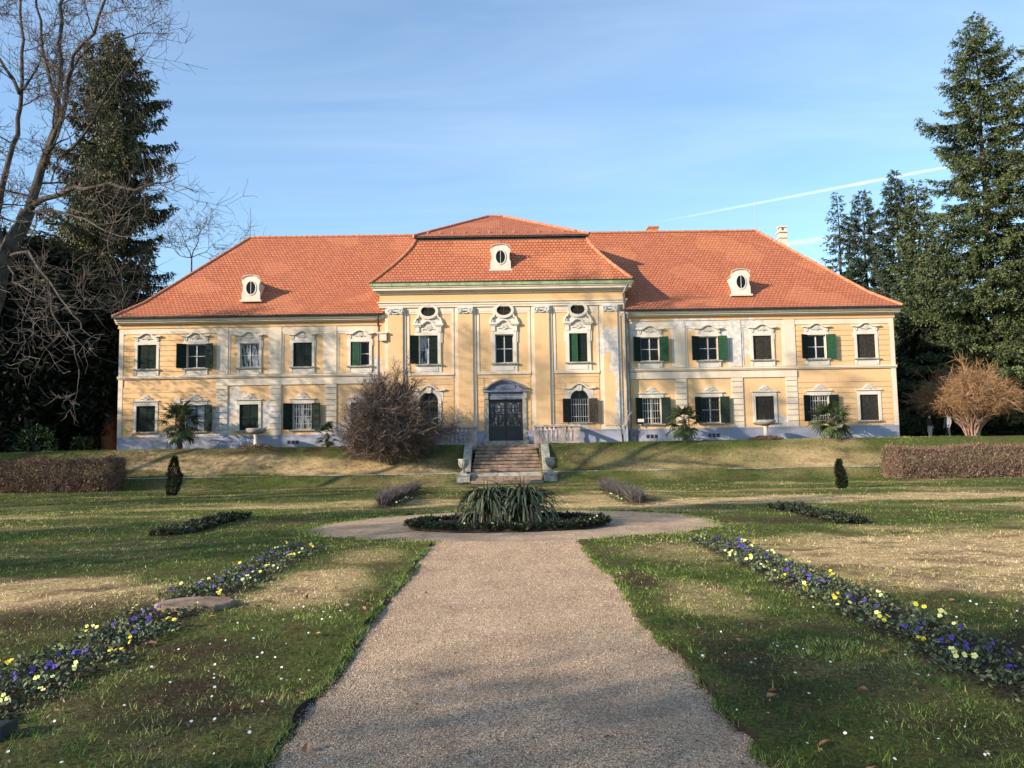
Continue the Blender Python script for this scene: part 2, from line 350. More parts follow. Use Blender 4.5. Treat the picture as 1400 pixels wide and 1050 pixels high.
def np_mesh(name, V, F, tint=None):
    """V (n,3), F (k,3|4) numpy -> mesh, tint per vertex"""
    me = bpy.data.meshes.new(name); nv, nf, k = len(V), len(F), F.shape[1]
    me.vertices.add(nv); me.vertices.foreach_set('co', np.ascontiguousarray(V, np.float32).ravel())
    me.loops.add(nf*k); me.loops.foreach_set('vertex_index', np.ascontiguousarray(F, np.int32).ravel())
    me.polygons.add(nf); me.polygons.foreach_set('loop_start', np.arange(0, nf*k, k, dtype=np.int32))
    try: me.polygons.foreach_set('loop_total', np.full(nf, k, np.int32))
    except Exception: pass
    if tint is not None:
        a = me.attributes.new('tint', 'FLOAT', 'POINT'); a.data.foreach_set('value', np.ascontiguousarray(tint, np.float32))
    me.update(calc_edges=True); me.validate(); return me
def unit(a): return a/np.maximum(np.linalg.norm(a, axis=-1, keepdims=True), 1e-9)
def leaves(P, D, L, W, tint, rng, bend=0.12, nrm=None):
    """diamond leaves: base P, direction D, length L, width W"""
    n = len(P); D = unit(D)
    q = rng.normal(size=(n, 3)) if nrm is None else nrm
    S = unit(np.cross(D, q)); U = np.cross(S, D)
    L = np.broadcast_to(L, (n,))[:, None]; W = np.broadcast_to(W, (n,))[:, None]
    mid = P+D*L*0.45+U*L*bend
    V = np.stack([P, mid+S*W*0.5, P+D*L, mid-S*W*0.5], 1).reshape(-1, 3)
    F = np.arange(4*n).reshape(n, 4)
    return V, F, np.repeat(np.broadcast_to(tint, (n,)), 4)
def strips(P, D, L, W, tint, rng, curve=None, seg=3):
    """thin curved twigs as tapered ribbons crossed by nothing; curve = vector added by s^2"""
    n = len(P); D = unit(D); S = unit(np.cross(D, rng.normal(size=(n, 3))))
    L = np.broadcast_to(L, (n,))[:, None]; W = np.broadcast_to(W, (n,))[:, None]
    C = np.zeros((n, 3)) if curve is None else curve
    rows = []
    for k in range(seg+1):
        s = k/seg; c = P+D*L*s+C*(s*s); wv = W*(1-0.75*s)*0.5
        rows.append(c-S*wv); rows.append(c+S*wv)
    V = np.stack(rows, 1).reshape(-1, 3); b = (np.arange(n)*(2*(seg+1)))[:, None]
    F = np.concatenate([b+np.array([[2*k, 2*k+1, 2*k+3, 2*k+2]]) for k in range(seg)], 0)
    return V, F, np.repeat(np.broadcast_to(tint, (n,)), 2*(seg+1))
def merge(parts):
    Vs, Fs, Ts, o = [], [], [], 0
    for V, F, T in parts: Vs.append(V); Fs.append(F+o); Ts.append(T); o += len(V)
    return np.concatenate(Vs), np.concatenate(Fs), np.concatenate(Ts)
def vnoise(x, y, seed=0):
    xi = np.floor(x).astype(np.int64); yi = np.floor(y).astype(np.int64); fx = x-xi; fy = y-yi
    fx = fx*fx*(3-2*fx); fy = fy*fy*(3-2*fy)
    def h(a, b):
        n = (a*374761393+b*668265263+seed*974634777) & 0x7fffffff
        n = ((n ^ (n >> 13))*1274126177) & 0x7fffffff
        return ((n ^ (n >> 16)) & 0xffff)/65535.0
    return (h(xi, yi)*(1-fx)+h(xi+1, yi)*fx)*(1-fy)+(h(xi, yi+1)*(1-fx)+h(xi+1, yi+1)*fx)*fy
def fbm(x, y, seed=0, oct=4):
    s = 0; a = 0.5; tot = 0
    for i in range(oct): s = s+a*vnoise(x*2**i, y*2**i, seed+i*17); tot += a; a *= 0.5
    return s/tot
# ------------------------------------------------------------------ ground
BCX, BCY, CA, CB = 0.1, 21.2, 6.2, 4.2           # round gravel place
PW = 1.66
def sstep(a, b, x):
    t = np.clip((x-a)/(b-a), 0, 1); return t*t*(3-2*t)
TER = 2.2
def bank(y):
    return 0.58*sstep(42.55, 43.35, y)+(TER-0.58)*sstep(43.75, 46.7, y)*1.0
def terrain(x, y):
    x = np.asarray(x, float); y = np.asarray(y, float)
    z = bank(y)
    n = (fbm(x*0.35, y*0.35, 3, 3)-0.5)*0.10+(fbm(x*1.6, y*1.6, 9, 3)-0.5)*0.06+(fbm(x*4.3, y*4.3, 19, 2)-0.5)*0.035
    z = 0.035+z+n*np.where(y > 46.5, 0.3, np.where(y > 43.8, 1.9, 1.0))*np.where(y < 3, 0.4, 1.0)
    z = np.where((np.abs(x) < 2.04) & (y > 42.5) & (y < 48.95), -0.35, z)
    return z
def path_outline():
    pts = []
    wob = lambda y, s: (float(fbm(np.array(y*0.8), np.array(s*7.7), 5, 3))-0.5)*0.28+(float(fbm(np.array(y*5.0), np.array(s*3.3), 15, 3))-0.5)*(0.16 if s == 1 else 0.09)
    for y in np.arange(-8, 16.9, 0.12): pts.append((PW+wob(y, 1), float(y)))
    a0 = math.asin(min(1, 1.95/CA))
    for i in range(201):
        a = -math.pi/2+a0+(2*math.pi-2*a0)*i/200
        r = 1+(float(fbm(np.array(i*0.13), np.array(2.2), 8, 2))-0.5)*0.12+(float(fbm(np.array(i*0.7), np.array(4.2), 8, 2))-0.5)*0.03
        pts.append((BCX+CA*math.cos(a)*r*(0.89 if math.cos(a) < 0 else 0.93), BCY+CB*math.sin(a)*r))
    for y in np.arange(16.9, -8.01, -0.12): pts.append((-PW+wob(y, 2)*0.5, float(y)))
    return pts
PO = path_outline(); POa = np.array(PO)
def inside_path(x, y, poly=POa):
    x = np.asarray(x); y = np.asarray(y); r = np.zeros(x.shape, bool); j = len(poly)-1
    for i in range(len(poly)):
        xi, yi = poly[i]; xj, yj = poly[j]
        c = (yi > y) != (yj > y)
        r ^= c & (x < (xj-xi)*(y-yi)/((yj-yi) if abs(yj-yi) > 1e-9 else 1e-9)+xi); j = i
    return r
def path_dist(x, y):
    d = np.full(np.shape(x), 1e9)
    for i in range(len(POa)):
        a = POa[i]; b = POa[(i+1) % len(POa)]; ab = b-a; l2 = max(float(ab@ab), 1e-9)
        t = np.clip(((x-a[0])*ab[0]+(y-a[1])*ab[1])/l2, 0, 1)
        d = np.minimum(d, (x-a[0]-t*ab[0])**2+(y-a[1]-t*ab[1])**2)
    return np.sqrt(d)
# rows of pansies run beside the path; the far rows beyond the round place
BEDS = [(-4.35, 5.6, 17.0, 0.40), (4.4, 5.6, 17.0, 0.42), (-8.4, 19.3, 24.2, 0.4), (8.7, 19.3, 24.0, 0.4), (-4.3, 26.6, 37.2, 0.35), (4.7, 26.6, 37.2, 0.35)]
DRY = [  # x, y, rx, ry, strength  (worn straw-coloured turf)
    (9.0, 14.2, 4.6, 3.6, 1.0), (13.5, 13.8, 5.0, 4.2, 0.95), (6.4, 11.8, 1.4, 2.0, 0.8), (-7.0, 11.7, 2.3, 1.5, 0.9), (-9.5, 10.6, 2.0, 1.0, 0.7),
    (-2.9, 12.2, 0.9, 2.0, 0.85), (-2.6, 15.2, 0.8, 1.2, 0.5), (2.6, 10.2, 0.6, 1.6, 0.5), (3.2, 15.0, 0.9, 1.2, 0.35),
    (7.0, 27.0, 7.0, 1.4, 0.9), (14, 28.0, 9.0, 1.6, 0.85), (-4, 30.0, 3.4, 2.2, 0.7), (3.6, 30.5, 3.0, 2.6, 0.75), (-15, 25.0, 4.0, 0.6, 0.35), (-8, 28.0, 6.0, 1.0, 0.6), (20, 24, 5, 1.2, 0.6),
    (0, 27.5, 6.5, 1.2, 0.7), (-15, 36.0, 7, 0.6, 0.35), (12, 33.5, 8, 0.8, 0.5),
    (-9.5, 44.6, 5.2, 0.75, 1.0), (-17, 44.9, 6, 0.8, 0.75), (-5, 44.2, 2.5, 0.5, 0.6), (8, 45.0, 5.0, 0.9, 0.25), (15.5, 44.7, 5.5, 0.8, 0.42), (19.5, 44.6, 3, 0.8, 0.55)]
BARE = [  # brown, almost bare soil under thin turf
    (-2.6, 6.4, 0.9, 0.5, 0.7), (-3.2, 8.2, 0.9, 0.7, 0.6), (2.2, 7.6, 0.35, 1.4, 0.7), (4.9, 7.4, 0.8, 1.0, 0.9), (6.2, 8.0, 1.2, 0.7, 0.8), (7.2, 9.2, 1.8, 0.6, 0.6), (-5.4, 10.0, 1.2, 1.0, 0.7), (-6.4, 8.6, 1.3, 0.8, 0.55),
    (2.0, 11.4, 0.3, 1.6, 0.5), (3.4, 5.4, 0.6, 0.5, 0.4), (-2.0, 10.8, 0.4, 0.8, 0.5), (-2.9, 7.0, 0.6, 0.35, 0.6), (-6.2, 22.6, 1.2, 1.5, 0.5), (7.0, 20.4, 2.2, 0.8, 0.6), (-6.5, 46.0, 3.0, 1.0, 0.5), (-13, 46.2, 7, 0.5, 0.6)]
def blobs(x, y, lst, wob):
    v = np.zeros(np.shape(x))
    for (cx, cy, rx, ry, s) in lst:
        d = np.sqrt(((x-cx)/rx)**2+((y-cy)/ry)**2)+(wob-0.5)*1.5
        v = np.maximum(v, s*(1-sstep(0.55, 1.25, d)))
    return v
def lawn_state(x, y):
    x = np.asarray(x, float); y = np.asarray(y, float)
    w1 = fbm(x*0.7, y*0.7, 21, 4); w2 = fbm(x*2.4, y*2.4, 33, 3); w3 = fbm(x*0.22, y*0.5, 41, 3)
    dry = blobs(x, y, DRY, w1*0.6+w2*0.4)
    dry = np.clip(dry+np.clip((w3-0.52)*2.0, 0, 0.4)*np.where(y > 18, 1.0, 0.4)+(w2-0.5)*0.35, 0, 1)
    bare = np.clip(blobs(x, y, BARE, w1*0.5+w2*0.5)+np.clip((w2-0.53)*2.8, 0, 0.60), 0, 1)
    bed = np.zeros(x.shape)
    for (bx, y0, y1, hw) in BEDS:
        e = np.abs(x-bx)-hw+(w2-0.5)*0.25
        bed = np.maximum(bed, (1-sstep(-0.08, 0.10, e))*((y > y0-0.2) & (y < y1+0.2)))
    return dry, np.maximum(bare, bed*1.0), bed
def build_ground():
    rs = np.random.default_rng(3)
    pts = [Vector(p) for p in PO]; n0 = len(pts)
    edges = [(i, (i+1) % n0) for i in range(n0)]
    # rim points just outside the outline keep the turf edge crisp
    xs = []
    def grid(x0, x1, y0, y1, sx, sy, j=0.25):
        gx, gy = np.meshgrid(np.arange(x0, x1+1e-6, sx), np.arange(y0, y1+1e-6, sy))
        gx = gx+rs.uniform(-j, j, gx.shape)*sx; gy = gy+rs.uniform(-j, j, gy.shape)*sy
        return np.stack([gx.ravel(), gy.ravel()], 1)
    A = grid(-9, 9, 3, 18, 0.2, 0.2); B = grid(-27, 27, 18.2, 42.3, 0.5, 0.4)
    Cc = grid(-13, -9.3, 5, 18, 0.4, 0.3); Dd = grid(9.3, 14, 5, 18, 0.4, 0.3)
    E = grid(-40, 40, 42.5, 47.1, 1.0, 0.16, 0.0)
    E = E[~((np.abs(E[:, 0]) < 2.6) & (E[:, 1] > 42.4))]
    G = grid(-42, 42, 47.6, 60, 2.0, 2.0, 0.0); G = G[np.abs(G[:, 0]) > 2.6]
    Hh = np.concatenate([grid(-90, 90, -60, 130, 10, 10, 0.0), grid(-900, 900, -600, 1500, 150, 150, 0.0), grid(-42, 42, -20, 2, 2, 2), grid(-42, -28, 3, 42, 2, 1.5), grid(28, 42, 3, 42, 2, 1.5), grid(-28, -14, 3, 18, 1, 1), grid(14.3, 28, 3, 18, 1, 1)])
    core = ((Hh[:, 0] > -41) & (Hh[:, 0] < 41) & (Hh[:, 1] > -19) & (Hh[:, 1] < 59))
    Hh = np.concatenate([Hh[:len(grid(-90, 90, -60, 130, 10, 10, 0.0))+len(grid(-900, 900, -600, 1500, 150, 150, 0.0))][~core[:len(grid(-90, 90, -60, 130, 10, 10, 0.0))+len(grid(-900, 900, -600, 1500, 150, 150, 0.0))]], Hh[len(grid(-90, 90, -60, 130, 10, 10, 0.0))+len(grid(-900, 900, -600, 1500, 150, 150, 0.0)):]])
    allp = np.concatenate([A, B, Cc, Dd, E, G, Hh])
    near = (np.abs(allp[:, 0]) < 8) & (allp[:, 1] < 27)
    keep = np.ones(len(allp), bool); keep[near] = path_dist(allp[near, 0], allp[near, 1]) > 0.09
    allp = allp[keep]
    # offsets along the outline for the soil strip
    extra = []
    for i in range(n0):
        a = POa[i-1]; b = POa[(i+1) % n0]; d = b-a; d = d/max(np.linalg.norm(d), 1e-6); nn = np.array([-d[1], d[0]])
        if i % 2 == 0: extra.append(POa[i]+nn*0.09); extra.append(POa[i]+nn*0.28); extra.append(POa[i]-nn*0.07)
    extra = np.array(extra)
    coords = pts+[Vector((float(p[0]), float(p[1]))) for p in allp]+[Vector((float(p[0]), float(p[1]))) for p in extra]
    k = len(coords); ring = [(-2.05, 42.5), (2.05, 42.5), (2.05, 48.95), (-2.05, 48.95)]
    ring2 = [(-2.02, 42.52), (2.02, 42.52), (2.02, 48.93), (-2.02, 48.93)]
    for rr in (ring, ring2):
        b0 = len(coords)
        for i in range(4):
            p, q = rr[i], rr[(i+1) % 4]; m_ = 24 if i in (1, 3) else 4
            for t in range(m_): coords.append(Vector((p[0]+(q[0]-p[0])*t/m_, p[1]+(q[1]-p[1])*t/m_)))
        e0 = len(coords); edges += [(i, i+1 if i+1 < e0 else b0) for i in range(b0, e0)]
    ov, oe, of, _a, _b, _c = geometry.delaunay_2d_cdt(coords, edges, [], 0, 1e-5)
    P = np.array([(v.x, v.y) for v in ov]); F = np.array([f for f in of if len(f) == 3])
    c = P[F].mean(1); ip = np.zeros(len(F), bool)
    nr = (np.abs(c[:, 0]) < 8) & (c[:, 1] < 27) & (c[:, 1] > -9)
    ip[nr] = inside_path(c[nr, 0], c[nr, 1])
    def sub(Fs, z, name, mat, attrs):
        u, inv = np.unique(Fs, return_inverse=True); p = P[u]
        V = np.column_stack([p, z(p)]); me = np_mesh(name, V, inv.reshape(-1, 3))
        for an, val in attrs(p).items():
            a = me.attributes.new(an, 'FLOAT', 'POINT'); a.data.foreach_set('value', np.ascontiguousarray(val, np.float32))
        return link(name, me, mat, None, True), V
    def la(p):
        d, s, b = lawn_state(p[:, 0], p[:, 1]); return {'dry': d, 'soil': s}
    lawn, _ = sub(F[~ip], lambda p: terrain(p[:, 0], p[:, 1]), 'lawn', lawn_mat(), la)
    tag(lawn, kind='structure')
    def pa(p):
        d = path_dist(p[:, 0], p[:, 1]); k = np.where((p[:, 0] > 0.6) & (p[:, 1] < 19), 0.55, np.where(p[:, 1] > 17.2, 0.6, 1.0)); return {'rim': (1-sstep(0.0, 0.16, d))*k}
    gp, _ = sub(F[ip], lambda p: (fbm(p[:, 0]*1.1, p[:, 1]*1.1, 61, 3)-0.5)*0.03-0.012, 'gravel_path', gravel_mat(), pa)
    tag(gp, kind='structure')
    # cut edge of the turf along the path
    mb = MB(); z = terrain(POa[:, 0], POa[:, 1])
    for i in range(n0-1):
        (x0, y0), (x1, y1) = PO[i], PO[i+1]
        mb.face([(x0, y0, -0.06), (x1, y1, -0.06), (x1, y1, z[i+1]), (x0, y0, z[i])])
    e = mb.build('soil_edge', 'soil'); tag(e, kind='structure')
def lawn_mat():
    mt, t, b = newmat('turf', 0.95, 0.05); o = objc(t)
    dry = N(t, 'ShaderNodeAttribute', attribute_name='dry').outputs['Fac']; soil = N(t, 'ShaderNodeAttribute', attribute_name='soil').outputs['Fac']
    f = noise(t, o, 26, 6, 0.75); g = noise(t, o, 1.2, 5, 0.6); h = noise(t, o, 5.5, 6, 0.7, 0.6)
    gr = ramp(t, f, [(0.34, (0.018, 0.018, 0.009)), (0.48, (0.068, 0.092, 0.022)), (0.62, (0.135, 0.175, 0.045)), (0.75, (0.27, 0.27, 0.10))])
    gr = mixc(t, ramp(t, g, [(0.4, 0), (0.7, 0.55)]), gr, (0.125, 0.100, 0.042))
    st = ramp(t, f, [(0.32, (0.15, 0.090, 0.040)), (0.46, (0.50, 0.34, 0.165)), (0.58, (0.74, 0.54, 0.30)), (0.72, (0.85, 0.69, 0.43))])
    c = mixc(t, dry, gr, st)
    so_ = ramp(t, f, [(0.34, (0.020, 0.013, 0.009)), (0.55, (0.080, 0.055, 0.036)), (0.72, (0.19, 0.14, 0.095))])
    c = mixc(t, soil, c, so_)
    c = mixc(t, mth(t, 'MULTIPLY', ramp(t, h, [(0.50, 0), (0.64, 1)]), 0.55), c, (0.045, 0.034, 0.018))
    t.links.new(c, b.inputs['Base Color']); bump(t, b, f, 1.0, 0.06); return mt
def gravel_mat():
    mt, t, b = newmat('gravel', 0.95, 0.15); o = objc(t)
    v = N(t, 'ShaderNodeTexVoronoi'); v.inputs['Scale'].default_value = 78; t.links.new(o, v.inputs['Vector'])
    s = N(t, 'ShaderNodeSeparateColor'); t.links.new(v.outputs['Color'], s.inputs[0])
    c = ramp(t, s.outputs[0], [(0, (0.14, 0.088, 0.056)), (0.3, (0.38, 0.262, 0.17)), (0.75, (0.60, 0.435, 0.295)), (1, (0.82, 0.68, 0.51))])
    big = noise(t, o, 0.9, 5, 0.65)
    c = mixc(t, ramp(t, big, [(0.40, 0), (0.68, 0.62)]), c, (0.25, 0.175, 0.120))
    wet = noise(t, mapping(t, o, (1.3, 0.35, 1), (0, 0, 0.1), (7, 3, 0)), 1.5, 5, 0.65); c = mixc(t, ramp(t, wet, [(0.55, 0), (0.70, 0.45)]), c, (0.20, 0.145, 0.105))
    mossy = noise(t, mapping(t, o, (1, 1, 1), (0, 0, 0), (4, 2, 0)), 1.7, 5, 0.7)
    c = mixc(t, ramp(t, mossy, [(0.6, 0), (0.78, 0.6)]), c, (0.12, 0.11, 0.05))
    rim = N(t, 'ShaderNodeAttribute', attribute_name='rim').outputs['Fac']
    k = mth(t, 'MULTIPLY', mth(t, 'SUBTRACT', mth(t, 'ADD', rim, noise(t, o, 9, 4)), 0.85), 3.0, clamp=True)
    c = mixc(t, k, c, ramp(t, noise(t, o, 30, 4), [(0.3, (0.020, 0.015, 0.011)), (0.7, (0.07, 0.052, 0.038))]))
    t.links.new(c, b.inputs['Base Color'])
    bump(t, b, mth(t, 'SUBTRACT', 1.0, mth(t, 'MULTIPLY', v.outputs['Distance'], 1.6)), 0.9, 0.012); return mt
build_ground()

def build_grass():
    rng = np.random.default_rng(11); parts = []
    zones = [(-5.6, 5.6, 4.2, 8.0, 2600), (-8.6, 8.8, 8.0, 13.0, 1500), (-13.5, 14, 13.0, 20.0, 600), (-19, 20, 20.0, 30.0, 260), (-26, 27, 30.0, 42.5, 130), (-28, 29, 42.5, 47.6, 320)]
    for (x0, x1, y0, y1, den) in zones:
        n = int((x1-x0)*(y1-y0)*den)
        x = rng.uniform(x0, x1, n); y = rng.uniform(y0, y1, n)
        ok = np.abs(x) < 0.70*y+0.6
        nr = ok & (y < 27) & (np.abs(x) < 8); idx = np.where(nr)[0]
        ok[idx] &= ~inside_path(x[idx], y[idx])
        ok &= ~((np.abs(x) < 2.5) & (y > 42.2)) & ~((y > 43.38) & (y < 43.78)) & ~((np.abs(x) < 5.6) & (y > 46.4))
        x, y = x[ok], y[ok]
        d, s, bed = lawn_state(x, y)
        clump = fbm(x*7, y*7, 77, 3)
        keep = rng.random(len(x)) < (1-0.86*s)*(0.30+1.1*clump)*(1-bed)
        x, y, d, s, clump = x[keep], y[keep], d[keep], s[keep], clump[keep]
        n = len(x); z = terrain(x, y)-0.006
        hgt = rng.uniform(0.016, 0.080, n)*(0.22+2.0*clump**2)*(1-0.35*d); hgt = np.where(y > 42.4, hgt*1.8, np.where(y > 20, hgt*1.15, hgt))
        wd = np.maximum(0.007, 0.80*y/768)*rng.uniform(0.5, 1.5, n); wd = np.minimum(wd, 0.024)
        ln = rng.normal(size=(n, 3))*0.8; ln[:, 2] = 1.0
        ln[:, :2] *= (1+0.9*d)[:, None]
        tint = np.clip(d*0.70+rng.normal(0.22, 0.22, n)+0.12*s+(fbm(x*0.9, y*0.9, 91, 4)-0.5)*0.95, 0, 1)
        a = rng.uniform(0, 2*np.pi, n); S = np.stack([np.cos(a), np.sin(a)*0.5, np.zeros(n)], 1)
        P = np.stack([x, y, z], 1); T = P+unit(ln)*hgt[:, None]
        V = np.stack([P-S*wd[:, None]/2, P+S*wd[:, None]/2, T], 1).reshape(-1, 3)
        parts.append((V, np.arange(3*n).reshape(n, 3), np.repeat(tint, 3)))
    i = rng.integers(0, len(POa), 34000); sg_ = np.where(POa[i, 1] > 16.9, 0.17, 0.035); x = POa[i, 0]+rng.normal(0, 1, len(i))*sg_; y = POa[i, 1]+rng.normal(0, 1, len(i))*np.maximum(sg_, .06); ok = (y > 4) & (fbm(x*3, y*3, 55, 3) > 0.42); x, y = x[ok], y[ok]; n = len(x)
    ln = rng.normal(size=(n, 3))*0.7; ln[:, 2] = 0.9; P = np.stack([x, y, np.full(n, 0.0)], 1); T = P+unit(ln)*rng.uniform(0.03, 0.09, n)[:, None]; a = rng.uniform(0, 6.28, n); S = np.stack([np.cos(a), np.sin(a)*.5, np.zeros(n)], 1)*(np.maximum(.0065, .8*y/768)*.5)[:, None]
    parts.append((np.stack([P-S, P+S, T], 1).reshape(-1, 3), np.arange(3*n).reshape(n, 3), np.repeat(np.clip(rng.normal(.3, .22, n), 0, 1), 3)))
    V, F, T = merge(parts)
    o = link('grass', np_mesh('grass', V, F, T), 'grass'); tag(o, 'short winter turf blades, green to straw coloured, across lawn and bank', 'grass', kind='stuff')
    print('grass', len(F))
build_grass()

def build_pebbles():
    rng = np.random.default_rng(5); n = 60000
    y = 4.3+(rng.random(n)**1.6)*13; x = rng.uniform(-1.75, 1.75, n); ok = inside_path(x, y); x, y = x[ok], y[ok]; n = len(x)
    z = (fbm(x*1.1, y*1.1, 61, 3)-0.5)*0.03-0.012
    r = rng.uniform(0.003, 0.0085, n)*(1+0.04*np.maximum(y-6, 0))
    base = np.array([(1,0,0),(-1,0,0),(0,1,0),(0,-1,0),(0,0,0.8),(0,0,-0.8)], float)
    V = base[None]*rng.uniform(0.65, 1.25, (n, 6, 1)); a = rng.uniform(0, 6.28, n); ca, sa = np.cos(a)[:, None], np.sin(a)[:, None]
    X = V[..., 0]*ca-V[..., 1]*sa*0.75; Y = V[..., 0]*sa+V[..., 1]*ca*0.75
    V = np.stack([X, Y, V[..., 2]], 2)*r[:, None, None]+np.stack([x, y, z+r*0.35], 1)[:, None]
    f = np.array([(0,2,4),(2,1,4),(1,3,4),(3,0,4),(2,0,5),(1,2,5),(3,1,5),(0,3,5)])
    F = (np.arange(n)*6)[:, None, None]+f[None]
    t = np.repeat(np.clip(rng.normal(0.5, 0.22, n), 0, 1), 6)
    o = link('gravel', np_mesh('gravel', V.reshape(-1, 3), F.reshape(-1, 3), t), 'pebble'); tag(o, 'loose pinkish gravel pebbles covering the broad garden path', 'gravel', kind='stuff')
build_pebbles()
def build_litter():
    rng = np.random.default_rng(71); n = 9000; y = 4.4+(rng.random(n)**1.5)*16; x = rng.uniform(-1, 1, n)*(0.68*y+0.4); d, s_, b_ = lawn_state(x, y)
    ok = (rng.random(n) < 0.25+0.75*np.maximum(s_, fbm(x*1.3, y*1.3, 81, 3) > .55)) & ((np.abs(x) > 1.5) | (rng.random(n) < .30)); x, y = x[ok], y[ok]; n = len(x)
    onp = inside_path(x, y); z = np.where(onp, 0.012, terrain(x, y)+rng.uniform(0.004, 0.03, n)); a = rng.uniform(0, 6.28, n)
    D = np.stack([np.cos(a), np.sin(a), rng.normal(0, .22, n)], 1); nr = np.stack([rng.normal(0, .35, n), rng.normal(0, .35, n), np.ones(n)], 1)
    V, F, T = leaves(np.stack([x, y, z], 1), D, rng.uniform(.012, .042, n), rng.uniform(.006, .022, n), np.clip(rng.normal(.45, .28, n), 0, 1), rng, .15, nr)
    o = link('leaf_litter', np_mesh('leaf_litter', V, F, T), 'litter'); tag(o, 'small scraps of dry brown leaf and twig strewn over turf and path', 'leaf litter', kind='stuff')
build_litter()

# stone kerb on the ledge of the bank
for xa, xb in ((-23, -2.12), (2.12, 23.5)):
    mb = MB(); xx = xa; rk = random.Random(int(xa*10))
    while xx < xb-0.1:
        L = min(rk.uniform(0.8, 1.3), xb-xx); z = 0.62+rk.uniform(-0.02, 0.02); y = 43.42+rk.uniform(-0.03, 0.03)
        mb.box(xx, xx+L-0.02, y, y+0.30, 0.3, z+0.03); xx += L
    tag(mb.build('kerb', 'stone', bevel=0.015), kind='structure')
# ------------------------------------------------------------------ the manor house
YW, YR, HW, RW = 49.0, 48.7, 24.78, 7.74
house = thing('manor_house', 'long two-storey yellow baroque manor house with red tiled roofs', 'building', (0, 49, 2.2))
def cells(mb, x0, x1, z0, z1, ops, y, depth=0.24, reveal=True):
    xs = sorted({x0, x1, *[min(max(v, x0), x1) for o in ops for v in o[:2]]}); zs = sorted({z0, z1, *[min(max(v, z0), z1) for o in ops for v in o[2:4]]})
    for i in range(len(xs)-1):
        for j in range(len(zs)-1):
            cx, cz = (xs[i]+xs[i+1])/2, (zs[j]+zs[j+1])/2
            if any(o[0] < cx < o[1] and o[2] < cz < o[3] for o in ops): continue
            mb.face([(xs[i], y, zs[j]), (xs[i+1], y, zs[j]), (xs[i+1], y, zs[j+1]), (xs[i], y, zs[j+1])])
    if reveal:
        for (a, b_, c, d) in ops[:]:
            e = y+depth
            mb.face([(a, y, c), (a, y, d), (a, e, d), (a, e, c)]); mb.face([(b_, y, c), (b_, e, c), (b_, e, d), (b_, y, d)])
            mb.face([(a, y, d), (b_, y, d), (b_, e, d), (a, e, d)]); mb.face([(a, y, c), (a, e, c), (b_, e, c), (b_, y, c)])
WX = [9.27, 12.98, 16.4, 19.85, 23.0]
UZ0, UZ1, LZ0, LZ1 = 7.40, 8.93, 3.38, 5.02
OW = 0.60
ULEFT = {9.27: ('half', 'green'), 12.98: ('closed', 'dk_and_shade_green'), 16.4: ('glasscurt', None), 19.85: ('open', 'dk_and_shade_green'), 23.0: ('closed', 'dk_and_shade_green')}
LLEFT = {9.27: ('closed', 'dk_and_shade_green'), 12.98: ('opencurt', 'dk_and_shade_green'), 16.4: ('closed', 'dk_and_shade_green'), 19.85: ('openblue', 'dk_and_shade_green'), 23.0: ('closed', 'dk_and_shade_green')}
URIGHT = {9.27: ('open', 'green'), 12.98: ('openblue2', 'green'), 16.4: ('closed', 'brown'), 19.85: ('open', 'green'), 23.0: ('closed', 'brown')}
LRIGHT = {9.27: ('opengrille', 'dk_and_shade_green'), 12.98: ('opengrille', 'dk_and_shade_green'), 16.4: ('closed', 'brown'), 19.85: ('opengrille', 'dk_and_shade_green'), 23.0: ('closed', 'brown')}

def shutter(mb, hx, side, z0, z1, w, y, ang):
    """louvred leaf hinged at hx, standing ang degrees off the wall; side -1 opens to the left"""
    ca, sa = math.cos(R(ang))*side, -math.sin(R(ang))
    nx, ny = -sa, ca                                  # thickness direction
    def quadbox(u0, u1, t0, t1, za, zb, tilt=0.0):
        n = len(mb.v)
        for z, tt in ((za, -tilt), (zb, tilt)):
            for u, t in ((u0, t0), (u1, t0), (u1, t1), (u0, t1)):
                mb.v.append((hx+ca*u+nx*(t+tt)*side, y+sa*u+ny*(t+tt)*side, z))
        for q in ((0,3,2,1),(4,5,6,7),(0,1,5,4),(1,2,6,5),(2,3,7,6),(3,0,4,7)): mb.f.append(tuple(n+i for i in (q if side > 0 else q[::-1])))
    fr = 0.065
    quadbox(0.01, fr, -0.02, 0.02, z0, z1); quadbox(w-fr, w, -0.02, 0.02, z0, z1)
    for za in (z0, (z0+z1)/2-0.04, z1-0.08): quadbox(fr, w-fr, -0.02, 0.02, za, za+0.08)
    quadbox(fr, w-fr, -0.003, 0.003, z0+0.05, z1-0.05)
    z = z0+0.10
    while z < z1-0.12:
        quadbox(fr, w-fr, -0.010, -0.004, z, z+0.06, 0.012); z += 0.085
def closed_shutters(mb, cx, z0, z1, w, y):
    for s in (-1, 1):
        xa = cx+s*0.012; xb = cx+s*w; a, b_ = min(xa, xb), max(xa, xb)
        for u0, u1 in ((a, a+0.065), (b_-0.065, b_)): mb.box(u0, u1, y, y+0.04, z0, z1)
        for za in (z0, (z0+z1)/2-0.04, z1-0.08): mb.box(a+0.065, b_-0.065, y+0.002, y+0.04, za, za+0.08)
        mb.box(a+0.065, b_-0.065, y+0.026, y+0.03, z0, z1)
        z = z0+0.09
        while z < z1-0.13:
            n = len(mb.v); mb.v += [(a+0.065, y+0.004, z), (b_-0.065, y+0.004, z), (b_-0.065, y+0.022, z+0.06), (a+0.065, y+0.022, z+0.06)]
            mb.f.append((n, n+1, n+2, n+3)); z += 0.085
